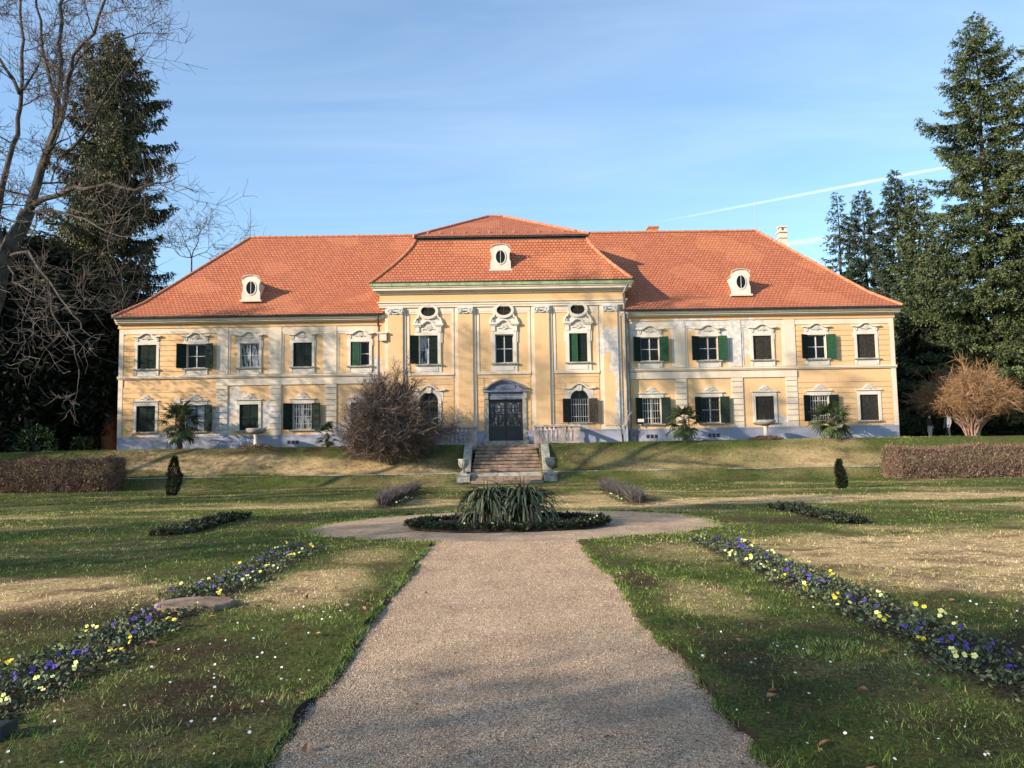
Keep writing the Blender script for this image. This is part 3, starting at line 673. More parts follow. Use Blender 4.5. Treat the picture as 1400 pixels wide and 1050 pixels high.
def casement(cx, z0, z1, w, y, glass, framemat='frame', mid=True):
    f = MB()
    t = 0.05
    f.box(cx-w, cx-w+t, y, y+0.05, z0, z1); f.box(cx+w-t, cx+w, y, y+0.05, z0, z1)
    f.box(cx-w+t, cx+w-t, y+0.002, y+0.05, z0, z0+t); f.box(cx-w+t, cx+w-t, y+0.002, y+0.05, z1-t, z1)
    f.box(cx-0.035, cx+0.035, y-0.012, y+0.05, z0+t, z1-t)
    zz = z0+(z1-z0)*0.5
    for s in (-1, 1):
        a, b_ = sorted((cx+s*0.035, cx+s*(w-t))); f.box(a, b_, y+0.004, y+0.045, zz-0.022, zz+0.022)
    win = f.build('window', framemat, house)
    g = MB(); g.face([(cx-w+t, y+0.03, z0+t), (cx+w-t, y+0.03, z0+t), (cx+w-t, y+0.03, z1-t), (cx-w+t, y+0.03, z1-t)])
    g.build('pane', glass, win)
    return win
def add_shutters(win, cx, z0, z1, w, y, mode, matn):
    rk = random.Random(int(cx*100)+int(z0*10))
    if mode.startswith('open'):
        al = rk.uniform(26, 42); ar = rk.uniform(16, 24)
        for s, a in ((-1, al), (1, ar)):
            mb = MB(); shutter(mb, cx+s*w, s, z0-0.02, z1+0.02, w, y-0.03, a)
            mm = matn
            if matn == 'green' and s < 0: mm = 'dk_and_shade_green'  # leaf turned from the sun: its shade is painted as darker green
            mb.build('shutter', mm, win)
    elif mode == 'half':
        mb = MB(); shutter(mb, cx-w, 1, z0, z1, w-0.02, y+0.06, 8); mb.build('shutter', 'green', win)
    elif mode == 'closed':
        mb = MB(); closed_shutters(mb, cx, z0+0.01, z1-0.01, w-0.01, y+0.07); mb.build('shutter', matn, win)
    elif mode == 'wide':                              # left leaf stands straight out, right leaf shut over half the window
        mb = MB(); shutter(mb, cx-w, -1, z0, z1, 0.62, y-0.03, 22)
        mb.build('shutter', 'dk_and_shade_green', win)
        mb = MB(); shutter(mb, cx+w, -1, z0, z1, w-0.02, y+0.06, 3); mb.build('shutter', 'dk_and_shade_green', win)
def grille(win, cx, z0, z1, w, y):
    mb = MB(); n = 8
    for i in range(n): 
        x = cx-w+0.06+(2*w-0.12)*i/(n-1); mb.box(x-0.011, x+0.011, y-0.011, y+0.011, z0+0.01, z1-0.01)
    for z in (z0+0.35, z1-0.35): mb.box(cx-w+0.02, cx+w-0.02, y-0.016, y-0.011, z-0.014, z+0.014)
    mb.build('window_grille', 'frame' if rnd.random() < 0.5 else 'dkframe', win)
def curve_band(cx, hw, zb, amp, th, kind):
    top = []
    n = 28
    for i in range(n+1):
        u = -1+2*i/n
        if kind == 'eyebrow':
            e = max(0, math.cos(u*math.pi*0.5/0.50)) if abs(u) < 0.50 else 0; z = zb+amp*e**1.1-0.035*math.exp(-((abs(u)-0.66)/0.14)**2)
        elif kind == 'ogee': z = zb+amp*(1-abs(u))**1.5
        else: z = zb+amp*math.sqrt(max(0, 1-u*u))
        top.append((cx+u*hw, z+th))
    return top, [(x, z-th) for x, z in top]
def rosette(mb, cx, cz, r, y, rk):
    mb.ring(cx, cz, r*0.55, r*0.55, r, r, y-0.06, y, 12)
    mb.ring(cx, cz, 0.001, 0.001, r*0.35, r*0.35, y-0.08, y, 8)
    for a in range(5):
        an = math.pi*(0.1+0.2*a); mb.ring(cx+r*1.15*math.cos(an), cz+r*1.15*math.sin(an), 0.001, 0.001, r*0.30, r*0.30, y-0.045, y, 7)
    for s in (-1, 1):
        pts = [(cx+s*r*(1.1+1.5*t), y-0.03, cz-r*0.55+r*0.5*math.sin(t*4.5)*(1-t)) for t in [k/8 for k in range(9)]]
        mb.tube(pts, [0.05*(1-0.6*k/8) for k in range(9)], 5)
def upper_trim(win, cx, y, z0, z1):
    mb = MB(); w = OW
    for s in (-1, 1):
        a, b_ = sorted((cx+s*(w+0.0), cx+s*(w+0.16))); mb.box(a, b_, y-0.07, y, z0-0.02, z1+0.14)
    mb.box(cx-w, cx+w, y-0.068, y, z1, z1+0.14)
    for s in (-1, 1):
        a, b_ = sorted((cx+s*(w+0.16), cx+s*(w+0.24))); mb.box(a, b_, y-0.05, y, z1-0.25, z1+0.14)
    mb.build('window_surround', 'white', win)
    mb = MB(); zt = z1+0.14
    top, bot = curve_band(cx, w+0.30, zt+0.36, 0.20, 0.08, 'eyebrow')
    mb.band(top, bot, y-0.20, y)
    inner = [(x, z) for x, z in bot if abs(x-cx) <= w+0.20]
    mb.prism([(inner[0][0], zt)]+[(inner[-1][0], zt)]+inner[::-1], y-0.06, y)
    rosette(mb, cx, zt+0.30, 0.13, y-0.06, rnd)
    for s in (-1, 1): mb.ring(cx+s*(w+0.05), zt+0.2, 0.03, 0.05, 0.10, 0.13, y-0.10, y-0.055, 9)
    mb.build('window_hood', 'white', win)
    mb = MB(); mb.box(cx-w-0.24, cx+w+0.24, y-0.16, y+0.02, z0-0.10, z0-0.02)
    mb.build('window_sill', 'stone', win)
    mb = MB(); mb.box(cx-w-0.17, cx+w+0.17, y-0.04, y, z0-0.56, z0-0.10)
    mb.box(cx-w-0.02, cx+w+0.02, y-0.07, y-0.038, z0-0.47, z0-0.20)
    for s in (-1, 1): mb.box(cx+s*(w+0.1)-0.06, cx+s*(w+0.1)+0.06, y-0.09, y-0.041, z0-0.42, z0-0.10)
    mb.build('window_apron', 'white', win)
def lower_trim(win, cx, y, z0, z1):
    mb = MB(); w = OW
    for s in (-1, 1):
        a, b_ = sorted((cx+s*w, cx+s*(w+0.17))); mb.box(a, b_, y-0.065, y, z0-0.02, z1+0.17)
    mb.box(cx-w, cx+w, y-0.063, y, z1, z1+0.17); mb.build('window_surround', 'white', win)
    mb = MB(); zt = z1+0.17
    mb.box(cx-w-0.24, cx+w+0.24, y-0.13, y, zt+0.10, zt+0.17); mb.box(cx-w-0.16, cx+w+0.16, y-0.05, y, zt, zt+0.10)
    hump = [(cx+0.42*u, zt+0.17+0.37*max(0, math.cos(u*math.pi/2))**0.9) for u in [-1+2*k/16 for k in range(17)]]
    mb.prism(hump, y-0.05, y)
    rosette(mb, cx, zt+0.34, 0.15, y-0.04, rnd)
    mb.build('window_hood', 'white', win)
    mb = MB(); mb.box(cx-w-0.22, cx+w+0.22, y-0.14, y+0.02, z0-0.10, z0-0.02); mb.build('window_sill', 'stone', win)
for side, UP, LO in ((-1, ULEFT, LLEFT), (1, URIGHT, LRIGHT)):
    K = 0.989 if side < 0 else 1.0185; HS = HW*K
    ops = []
    for x in WX:
        cx = side*x*K; ops += [(cx-OW, cx+OW, UZ0, UZ1), (cx-OW, cx+OW, LZ0, LZ1)]
    xa, xb = sorted((side*(RW-0.3), side*HS))
    mb = MB(); cells(mb, xa, xb, 3.0, 10.35, ops, YW)
    mb.build('wall', 'yellow', house)
    mb = MB(); mb.box(xa, xb if side < 0 else xb+0.0, YW-0.08, YW+0.3, 1.9, 3.03); mb.box(xa, xb, YW-0.10, YW+0.1, 2.96, 3.05)
    mb.build('plinth', 'plinth', house)
    # banded outer bays
    mb = MB(); bx0, bx1 = sorted((side*18.52*K, side*(HS-0.28)))
    big = [(o[0]-0.2, o[1]+0.2, o[2]-(0.6 if o[2] > 6 else 0.12), o[3]+(0.7 if o[2] > 6 else 0.5)) for o in ops]
    z = 3.08
    for zlo, zhi, n in ((3.08, 6.22, 9), (6.88, 9.55, 8)):
        h = (zhi-zlo)/n
        for k in range(n):
            za, zb = zlo+k*h, zlo+(k+1)*h-0.045
            spans = [(bx0, bx1)]
            for (a, b_, c, d) in big:
                if c < zb and d > za:
                    spans = [p for (u, v) in spans for p in ((u, min(v, a)), (max(u, b_), v)) if p[1]-p[0] > 0.02]
            for u, v in spans: mb.box(u, v, YW-0.035, YW+0.01, za, zb)
    mb.build('banded_render', 'yellow', house)
    # corner strip, lesenes, panels, belt, frieze
    mb = MB(); a, b_ = sorted((side*(HS-0.26), side*(HS+0.02))); mb.box(a, b_, YW-0.05, YW+0.2, 3.05, 9.98); mb.build('pilaster', 'cream', house)
    for lx in (11.15, 14.7, 18.14):
        c = side*lx*K
        mb = MB(); mb.box(c-0.36, c+0.36, YW-0.07, YW, 6.95, 9.98); mb.build('pilaster', 'cream', house)
        mb = MB(); z = 3.06
        while z < 6.1: mb.box(c-0.36, c+0.36, YW-0.07, YW, z, min(z+0.33, 6.22)); z += 0.37
        mb.build('pilaster', 'cream', house)
    edges = [8.06, 10.79, 11.51, 14.34, 15.06, 17.78]
    for k in range(0, 6, 2):
        u, v = sorted((side*edges[k]*K, side*edges[k+1]*K)); zt = 9.62
        mb = MB()
        for (p, q, r_, s_) in ((u, u+0.13, 6.95, zt), (v-0.13, v, 6.95, zt), (u+0.13, v-0.13, zt-0.13, zt), (u+0.13, v-0.13, 6.95, 7.0)): mb.box(p, q, YW-0.03, YW, r_, s_)
        mb.box(u, v, YW-0.045, YW, zt+0.005, 9.98)
        mb.build('panel_frame', 'cream', house)
    mb = MB(); u, v = sorted((side*18.5*K, side*(HS-0.26))); mb.box(u, v, YW-0.045, YW, 9.62, 9.98); mb.build('frieze', 'cream', house)
    mb = MB(); u, v = sorted((side*(RW-0.1), side*(HS+0.06))); mb.box(u, v, YW-0.16, YW, 6.80, 6.90); mb.box(u, v, YW-0.11, YW, 6.73, 6.80)
    u, v = sorted((side*(RW-0.1), side*18.5*K)); mb.box(u, v, YW-0.085, YW, 6.24, 6.66); mb.build('belt_course', 'cream', house)
    mb = MB(); u, v = sorted((side*(RW-0.2), side*(HS+0.1)))
    mb.box(u, v, YW-0.10, YW, 9.98, 10.10); mb.box(u, v, YW-0.05, YW, 10.10, 10.26); mb.build('frieze', 'yellow_dk', house)
    mb = MB(); e = side*(HS+(0.16 if side < 0 else 0.34)); u, v = sorted((side*(RW-0.2), e))
    mb.prism([(u, 10.24), (v, 10.24), (v, 10.32), (u, 10.32)], YW-0.24, YW+0.2); mb.prism([(u, 10.32), (v, 10.32), (v, 10.42), (u, 10.42)], YW-0.36, YW+0.2); mb.prism([(u, 10.42), (v, 10.42), (v, 10.58), (u, 10.58)], YW-0.46, YW+0.2)
    u, v = sorted((side*HS, e)); mb.box(u, v, YW+0.2, YW+13.6, 10.24, 10.58)
    mb.build('cornice', 'cream', house)
    # gutter
    mb = MB(); u, v = sorted((side*(RW+0.05), side*(HS+(0.26 if side < 0 else 0.46))))
    mb.tube([(u, YW-0.60, 10.62), (v, YW-0.60, 10.62)], 0.075, 8); mb.build('gutter', 'dkmetal', house)
    # end wall
    mb = MB(); mb.face([(side*HS, YW, 1.9), (side*HS, YW+13.4, 1.9), (side*HS, YW+13.4, 10.4), (side*HS, YW, 10.4)]); mb.build('wall', 'yellow', house)
    # windows
    for x in WX:
        cx = side*x*K
        for z0, z1, TB, tr_ in ((UZ0, UZ1, UP, upper_trim), (LZ0, LZ1, LO, lower_trim)):
            mode, sm = TB[x]
            gl = 'curtain' if 'curt' in mode else ('sky_tint_glass' if mode == 'openblue' else 'glass')
            win = casement(cx, z0, z1, OW, YW+0.12, gl, 'frame' if mode != 'openblue' else 'dkframe')
            add_shutters(win, cx, z0, z1, OW, YW-0.03 if mode.startswith('open') else YW-0.05, mode, sm)
            if mode == 'opengrille' or (mode == 'opencurt'): grille(win, cx, z0, z1, OW, YW+0.05)
            tr_(win, cx, YW, z0, z1)
    # cellar vents
    for vx in ((-13.4,) if side < 0 else (9.4, 13.35)):
        mb = MB()
        for k in (-1, 0, 1): mb.box(vx+k*0.26-0.1, vx+k*0.26+0.1, YW-0.086, YW-0.06, 2.45, 2.68)
        mb.build('cellar_vent', 'iron', house)
mb = MB(); mb.face([(-HW*0.989, YW+13.4, 1.9), (HW*1.0185, YW+13.4, 1.9), (HW*1.0185, YW+13.4, 10.4), (-HW*0.989, YW+13.4, 10.4)]); mb.build('wall', 'yellow', house)
mb = MB(); mb.box(-20.9, -20.55, YW-0.14, YW-0.04, 5.15, 5.5); mb.build('meter_box', 'white', house)
mb = MB(); mb.box(8.42, 8.86, YW-0.37, YW-0.355, 3.48, 3.68); mb.build('plaque', 'white', house)

# main roofs
ZE, ZR, YE, YRG = 10.66, 17.7, YW-0.58, 55.7
sl_ = math.hypot(ZR-ZE, YRG-YE); HX = HW+0.42
for side in (-1, 1):
    HX = HW*0.989+0.24 if side < 0 else HW*1.0185+0.42; mb = MB(); e = side*HX; r_ = -18.5 if side < 0 else 18.9; i0 = side*3.2; ie = side*(RW-0.12); ik = side*(RW-0.35)
    # slight bell-cast at the eaves
    yk, zk = YE+1.5, ZE+1.15; slk = math.hypot(yk-YE, zk-ZE); fk = 1.5/(YRG-YE)
    ek = e+(r_-e)*fk
    def q(pts, uv):
        if side < 0: pts = pts[::-1]; uv = uv[::-1]
        mb.face(pts, uv)
    q([(ie, YE, ZE), (e, YE, ZE), (ek, yk, zk), (ik, yk, zk)], [(ie, 0), (e, 0), (ek, slk), (ik, slk)])
    q([(ik, yk, zk), (ek, yk, zk), (r_, YRG, ZR), (i0, YRG, ZR)], [(ik, slk), (ek, slk), (r_, sl_), (i0, sl_)])
    YB = 2*YRG-YE; ykb = 2*YRG-yk
    q([(e, YE, ZE), (e, YB, ZE), (ek, ykb, zk), (ek, yk, zk)], [(YE, 0), (YB, 0), (ykb, slk), (yk, slk)])
    q([(ek, yk, zk), (ek, ykb, zk), (r_, YRG, ZR)], [(yk, slk), (ykb, slk), (YRG, sl_)])
    q([(e, YB, ZE), (i0, YB, ZE), (i0, ykb, zk), (ek, ykb, zk)], [(e, 0), (i0, 0), (i0, slk), (ek, slk)])
    q([(ek, ykb, zk), (i0, ykb, zk), (i0, YRG, ZR), (r_, YRG, ZR)], [(ek, slk), (i0, slk), (i0, sl_), (r_, sl_)])
    q([(ie, YE, ZE), (ie, YB, ZE), (e, YB, ZE), (e, YE, ZE)], [(0, 0)]*4)
    roof = mb.build('roof', 'tile', house)
    rk = random.Random(5)
    def ridge(a, b_, rad=0.11):
        rt = MB()
        a, b_ = Vector(a), Vector(b_); n = int((b_-a).length/0.38)
        for k in range(n):
            p = a.lerp(b_, k/n); q_ = a.lerp(b_, (k+1.08)/n); rt.tube([p+Vector((0, 0, rk.uniform(0, .015))), q_], [rad, rad*0.86], 7)
        rt.build('ridge_tile_line', 'ridge', roof)
    ridge((i0, YRG, ZR+0.02), (r_, YRG, ZR+0.02)); ridge((e, YE, ZE+0.03), (ek, yk, zk+0.03)); ridge((ek, yk, zk+0.03), (r_, YRG, ZR+0.02)); ridge((ek, ykb, zk+0.03), (r_, YRG, ZR+0.02))
    lr = MB(); x = r_; lr.tube([(x, YRG, ZR), (x, YRG, ZR+2.3)], [0.03, 0.018], 5); lr.tube([(x, YRG-0.02, ZR+0.15), (x+side*1.6, YRG-0.1, ZR-1.35)], 0.02, 4); lr.build('lightning_rod', 'palepipe', roof)
# small rods on the left ridge, chimneys
def chimney(px, x, y, z0, z1, w, mat, cap):
    mb = MB(); mb.box(x-w, x+w, y-w, y+w, z0, z1); 
    if cap:
        mb.box(x-w-0.07, x+w+0.07, y-w-0.07, y+w+0.07, z1-0.45, z1-0.33); mb.box(x-w-0.09, x+w+0.09, y-w-0.09, y+w+0.09, z1, z1+0.12)
        for k in (-1, 1):
            for l in (-1, 1): mb.box(x+k*(w-0.08)-0.07, x+k*(w-0.08)+0.07, y+l*(w-0.08)-0.07, y+l*(w-0.08)+0.07, z1+0.12, z1+0.4)
        mb.box(x-w-0.06, x+w+0.06, y-w-0.06, y+w+0.06, z1+0.4, z1+0.5)
    else:
        mb.box(x-w-0.06, x+w+0.06, y-w-0.06, y+w+0.06, z1, z1+0.12)
    return mb.build('chimney', mat, house)
p = at(893, 318, 56.4); chimney(0, p.x, 56.6, 16.0, p.z+0.32, 0.36, 'ridge', False)
p = at(1069, 318, 58.5); chimney(0, p.x, 58.5, 12.0, p.z-0.05, 0.27, 'cream', True)

# centre block
mb = MB(); opsR = []
RCX = [-5.0, 0.0, 5.0]; RCX = [at(586, 470, YR).x, at(689.5, 470, YR).x, at(790.5, 470, YR).x]
RUZ0, RUZ1 = 7.40, 9.22; ROW = 0.58
for cx in RCX: opsR.append((cx-ROW, cx+ROW, RUZ0, RUZ1))
ARZ0, ARS = 3.55, 5.02; ARW = 0.58; ART = ARS+0.56
for cx in (RCX[0], RCX[2]): opsR.append((cx-ARW, cx+ARW, ARZ0, ART))
DX = at(691.5, 570, YR).x; DW, DZ0, DZ1 = 1.08, 2.46, 5.06
opsR.append((DX-DW, DX+DW, DZ0, DZ1))
cells(mb, -RW, RW, 1.9, 12.2, opsR, YR, 0.30)
for s in (-1, 1): mb.face([(s*RW, YR, 1.9), (s*RW, YR+7, 1.9), (s*RW, YR+7, 12.2), (s*RW, YR, 12.2)])
for cx in (RCX[0], RCX[2]):
    for s in (-1, 1):
        arc = [(cx+s*ARW*math.cos(t), ARS+0.555*math.sin(t)) for t in [math.pi/2*k/10 for k in range(11)]]
        mb.prism([(cx+s*ARW, ART)]+arc, YR-0.001, YR+0.28)
mb.build('wall', 'yellow', house)
mb = MB()
for a, b_ in ((-RW-0.05, DX-DW-0.25), (DX+DW+0.25, RW+0.05)): mb.box(a, b_, YR-0.07, YR+0.2, 1.9, 3.05); mb.box(a, b_, YR-0.10, YR+0.1, 2.98, 3.06)
mb.build('plinth', 'plinth', house)
PX_ = [at(541, 470, YR).x, at(636.5, 470, YR).x, at(741, 470, YR).x, at(834.5, 470, YR).x]
ZC0 = 11.02                                            # underside of the architrave
for c in PX_:
    mb = MB(); mb.box(c-0.66, c+0.66, YR-0.07, YR, 3.06, ZC0); mb.box(c-0.70, c+0.70, YR-0.12, YR, 3.06, 3.30)
    pil = mb.build('pilaster', 'cream', house)
    mb = MB(); mb.box(c-0.47, c+0.47, YR-0.16, YR-0.068, 3.30, ZC0-0.36); mb.build('shaft', 'yellow', pil)
    mb = MB(); mb.box(c-0.50, c+0.50, YR-0.26, YR-0.07, ZC0-0.12, ZC0-0.002)
    for s in (-1, 1):
        mb.ring(c+s*0.36, ZC0-0.24, 0.0005, 0.0005, 0.175, 0.175, YR-0.24, YR-0.07, 14); mb.ring(c+s*0.36, ZC0-0.24, 0.07, 0.07, 0.11, 0.11, YR-0.275, YR-0.23, 10)
    mb.box(c-0.22, c+0.22, YR-0.21, YR-0.07, ZC0-0.26, ZC0-0.12); mb.box(c-0.45, c+0.45, YR-0.19, YR-0.07, ZC0-0.44, ZC0-0.39)
    mb.tube([(c-0.28, YR-0.22, ZC0-0.30), (c-0.1, YR-0.22, ZC0-0.40), (c+0.1, YR-0.22, ZC0-0.40), (c+0.28, YR-0.22, ZC0-0.30)], 0.035, 6)
    mb.build('capital', 'capital', pil)
# bays between pilasters
gaps = [(PX_[0]+0.82, PX_[1]-0.82), (PX_[1]+0.82, PX_[2]-0.82), (PX_[2]+0.82, PX_[3]-0.82)]
for k, (u, v) in enumerate(gaps):
    mb = MB(); zt = 10.72
    for (p_, q_, r_, s_) in ((u-0.08, u+0.06, 6.82, zt), (v-0.06, v+0.08, 6.82, zt), (u+0.06, v-0.06, zt-0.12, zt)): mb.box(p_, q_, YR-0.035, YR, r_, s_)
    mb.box(u-0.08, v+0.08, YR-0.05, YR, zt+0.004, ZC0); mb.box(u-0.08, v+0.08, YR-0.10, YR, 6.66, 6.82)
    mb.build('panel_frame', 'cream', house)
    mb = MB(); z = 3.1
    blk = [(DX-DW-0.28, DX+DW+0.28, 1, 6.3)] if k == 1 else [(RCX[k]-ARW-0.32, RCX[k]+ARW+0.32, ARZ0-0.1, ART+0.35)]
    while z < 6.6:
        zb = min(z+0.33, 6.62); spans = [(u-0.04, v+0.04)]
        for (a, b_, c, d) in blk:
            if c < zb and d > z: spans = [p for (m_, n_) in spans for p in ((m_, min(n_, a)), (max(m_, b_), n_)) if p[1]-p[0] > 0.02]
        for a, b_ in spans: mb.box(a, b_, YR-0.03, YR+0.01, z, zb)
        z += 0.37
    mb.build('banded_render', 'yellow', house)
# entablature
mb = MB(); E0, E1 = -RW, RW
def course(z0, z1, out):
    mb.box(E0-out, E1+out, YR-out, YR+7.0, z0, z1)
course(ZC0, ZC0+0.14, 0.14); course(ZC0+0.14, ZC0+0.30, 0.18); course(ZC0+0.30, ZC0+0.37, 0.25)
mb.build('architrave', 'cream', house)
mb = MB(); course(ZC0+0.37, ZC0+0.86, 0.12); mb.build('frieze', 'yellow_dk', house)
mb = MB(); course(ZC0+0.86, ZC0+0.96, 0.22); course(ZC0+0.96, ZC0+1.05, 0.34); course(ZC0+1.05, ZC0+1.22, 0.48); course(ZC0+1.22, ZC0+1.31, 0.55); mb.build('cornice', 'cream', house)
ZG = ZC0+1.31
mb = MB(); mb.box(E0-0.62, E1+0.62, YR-0.62, YR+7.0, ZG, ZG+0.19)
for k in range(15):
    x = E0-0.5+(E1-E0+1.0)*k/14; mb.box(x-0.02, x+0.02, YR-0.635, YR-0.6, ZG-0.01, ZG+0.192)
mb.build('gutter', 'gutter', house)
mb = MB(); mb.box(E0-0.66, E1+0.66, YR-0.66, YR+7.0, ZG+0.192, ZG+0.27); mb.build('gutter_edge', 'dkmetal', house)
# mansard: lower slope with concave flanks, then the low hipped cap
ZM0, ZM1 = ZG+0.25, 15.88
yb = 2*55.7-(YR-0.55)
mb = MB(); rows = []
for k in range(9):
    t = k/8; ins = 2.58*(1-(1-t)**1.30); insy = 2.35*(1-(1-t)**1.12)
    rows.append((RW+0.58-ins, YR-0.58+insy, ZM0+(ZM1-ZM0)*t))
vv = 0
for k in range(8):
    a, b_ = rows[k], rows[k+1]; dv = math.hypot(b_[1]-a[1], b_[2]-a[2])
    mb.face([(-a[0], a[1], a[2]), (a[0], a[1], a[2]), (b_[0], b_[1], b_[2]), (-b_[0], b_[1], b_[2])], [(-a[0], vv), (a[0], vv), (b_[0], vv+dv), (-b_[0], vv+dv)])
    A1, B1 = 2*55.7-a[1], 2*55.7-b_[1]
    mb.face([(a[0], a[1], a[2]), (a[0], A1, a[2]), (b_[0], B1, b_[2]), (b_[0], b_[1], b_[2])], [(a[1], vv), (A1, vv), (B1, vv+dv), (b_[1], vv+dv)])
    mb.face([(-a[0], A1, a[2]), (-a[0], a[1], a[2]), (-b_[0], b_[1], b_[2]), (-b_[0], B1, b_[2])], [(A1, vv), (a[1], vv), (b_[1], vv+dv), (B1, vv+dv)])
    vv += dv
man = mb.build('mansard_roof', 'tile', house)
rk = random.Random(8)
for s in (-1, 1):
    rt = MB()
    for k in range(8):
        a, b_ = Vector((s*rows[k][0], rows[k][1], rows[k][2]+0.02)), Vector((s*rows[k+1][0], rows[k+1][1], rows[k+1][2]+0.02)); rt.tube([a, b_.lerp(a, -0.05)], [0.12, 0.10], 7)
    rt.build('ridge_tile_line', 'ridge', man)
xt, yt = rows[-1][0], rows[-1][1]
mb = MB(); mb.box(-xt+0.05, xt-0.05, yt+0.05, 2*55.7-yt-0.05, ZM1-0.02, ZM1+0.16); mb.build('roof_band', 'dkmetal', house)
mb = MB(); ZU = ZM1+0.16; o_ = 0.14; mb.box(-xt-o_+0.03, xt+o_-0.03, yt-o_+0.03, 2*55.7-yt+o_-0.03, ZU, ZU+0.10); mb.build('roof_fascia', 'dkmetal', house)
mb = MB(); ZT = 19.05; X0, X1 = -xt-o_, xt+o_; Y0, Y1 = yt-o_, 2*55.7-yt+o_; z = ZU+0.11
pk0 = -0.95; pk1 = 0.15; sf = math.hypot(ZT-z, 55.7-Y0)
mb.face([(X0, Y0, z), (X1, Y0, z), (pk1, 55.7, ZT), (pk0, 55.7, ZT)], [(X0, 0), (X1, 0), (pk1, sf), (pk0, sf)])
mb.face([(X1, Y0, z), (X1, Y1, z), (pk1, 55.7, ZT)], [(Y0, 0), (Y1, 0), (55.7, sf)]); mb.face([(X0, Y1, z), (X0, Y0, z), (pk0, 55.7, ZT)], [(Y1, 0), (Y0, 0), (55.7, sf)])
mb.face([(X1, Y1, z), (X0, Y1, z), (pk0, 55.7, ZT), (pk1, 55.7, ZT)], [(X1, 0), (X0, 0), (pk0, sf), (pk1, sf)])
cap = mb.build('roof', 'tile', house)
def ridge2(a, b_):
    rt = MB(); a, b_ = Vector(a), Vector(b_); n = int((b_-a).length/0.40)
    for k in range(n): rt.tube([a.lerp(b_, k/n), a.lerp(b_, (k+1.08)/n)], [0.11, 0.095], 7)
    rt.build('ridge_tile_line', 'ridge', cap)
ridge2((X1, Y0, z+.03), (pk1, 55.7, ZT+.03)); ridge2((X0, Y0, z+.03), (pk0, 55.7, ZT+.03)); ridge2((pk0, 55.7, ZT+.03), (pk1, 55.7, ZT+.03))
# row of snow hooks near the cap's eaves
for k in range(13):
    x = X0+0.9+(X1-X0-1.8)*k/12; yy = Y0+0.62; zz = z+(ZT-z)*(0.62/(55.7-Y0)); rt = MB(); rt.box(x-0.05, x+0.05, yy-0.05, yy+0.1, zz-0.05, zz+0.16); rt.build('snow_hook', 'ridge', cap)

# dormers
def dormer(cx, yf, z0, w, h, dep):
    ds = MB(); out = [(cx-w, z0), (cx+w, z0), (cx+w, z0+h*0.30), (cx+w*0.88, z0+h*0.42), (cx+w*0.88, z0+h*0.62), (cx+w*1.02, z0+h*0.76), (cx+w*0.95, z0+h*0.84)]
    arcp = [(cx+w*0.80*math.cos(t), z0+h*0.86+h*0.14*math.sin(t)) for t in [math.pi*k/12 for k in range(13)]]
    full = out+arcp+[(2*cx-x, z) for x, z in out[:1:-1]]
    ds.prism(full, yf-0.10, yf+0.04)
    d = ds.build('dormer', 'white', house)
    b_ = MB(); b_.box(cx-w*0.74, cx+w*0.74, yf+0.04, yf+dep, z0+0.02, z0+h*0.80); b_.build('dormer_cheek', 'cream', d)
    top = [(cx+w*0.86*math.cos(t), z0+h*0.78+h*0.16*math.sin(t)) for t in [math.pi*k/12 for k in range(13)]]
    r_ = MB(); r_.prism(top, yf+0.06, yf+dep); r_.uv = {}
    r_.build('dormer_roof', 'ridge', d)
    f = MB(); oz = z0+h*0.50; f.ring(cx, oz, 0.30, 0.43, 0.36, 0.50, yf-0.135, yf-0.09, 26)
    f.box(cx-0.015, cx+0.015, yf-0.125, yf-0.10, oz-0.43, oz+0.43); f.build('oval_window', 'white', d)
    g = MB(); g.ring(cx, oz, 0.0005, 0.0005, 0.305, 0.435, yf-0.112, yf-0.095, 24); g.build('pane', 'glass', d)
    s = MB(); s.box(cx-w-0.1, cx+w+0.1, yf-0.2, yf+0.05, z0-0.1, z0+0.02); s.build('dormer_sill', 'white', d)
    k = MB(); tp, bt = curve_band(cx, w*1.0, z0+h*0.87, h*0.13, 0.035, 'round'); k.band(tp, bt, yf-0.18, yf-0.08); k.build('dormer_hood', 'white', d)
p = at(343.5, 411, 49.75); dormer(p.x, 49.75, p.z, 0.60, 1.64, 2.4)
p = at(1013, 403, 49.75); dormer(p.x, 49.75, p.z, 0.62, 1.68, 2.4)
p = at(684.5, 369, 48.95); dormer(p.x, 48.95, p.z, 0.66, 1.66, 1.9)

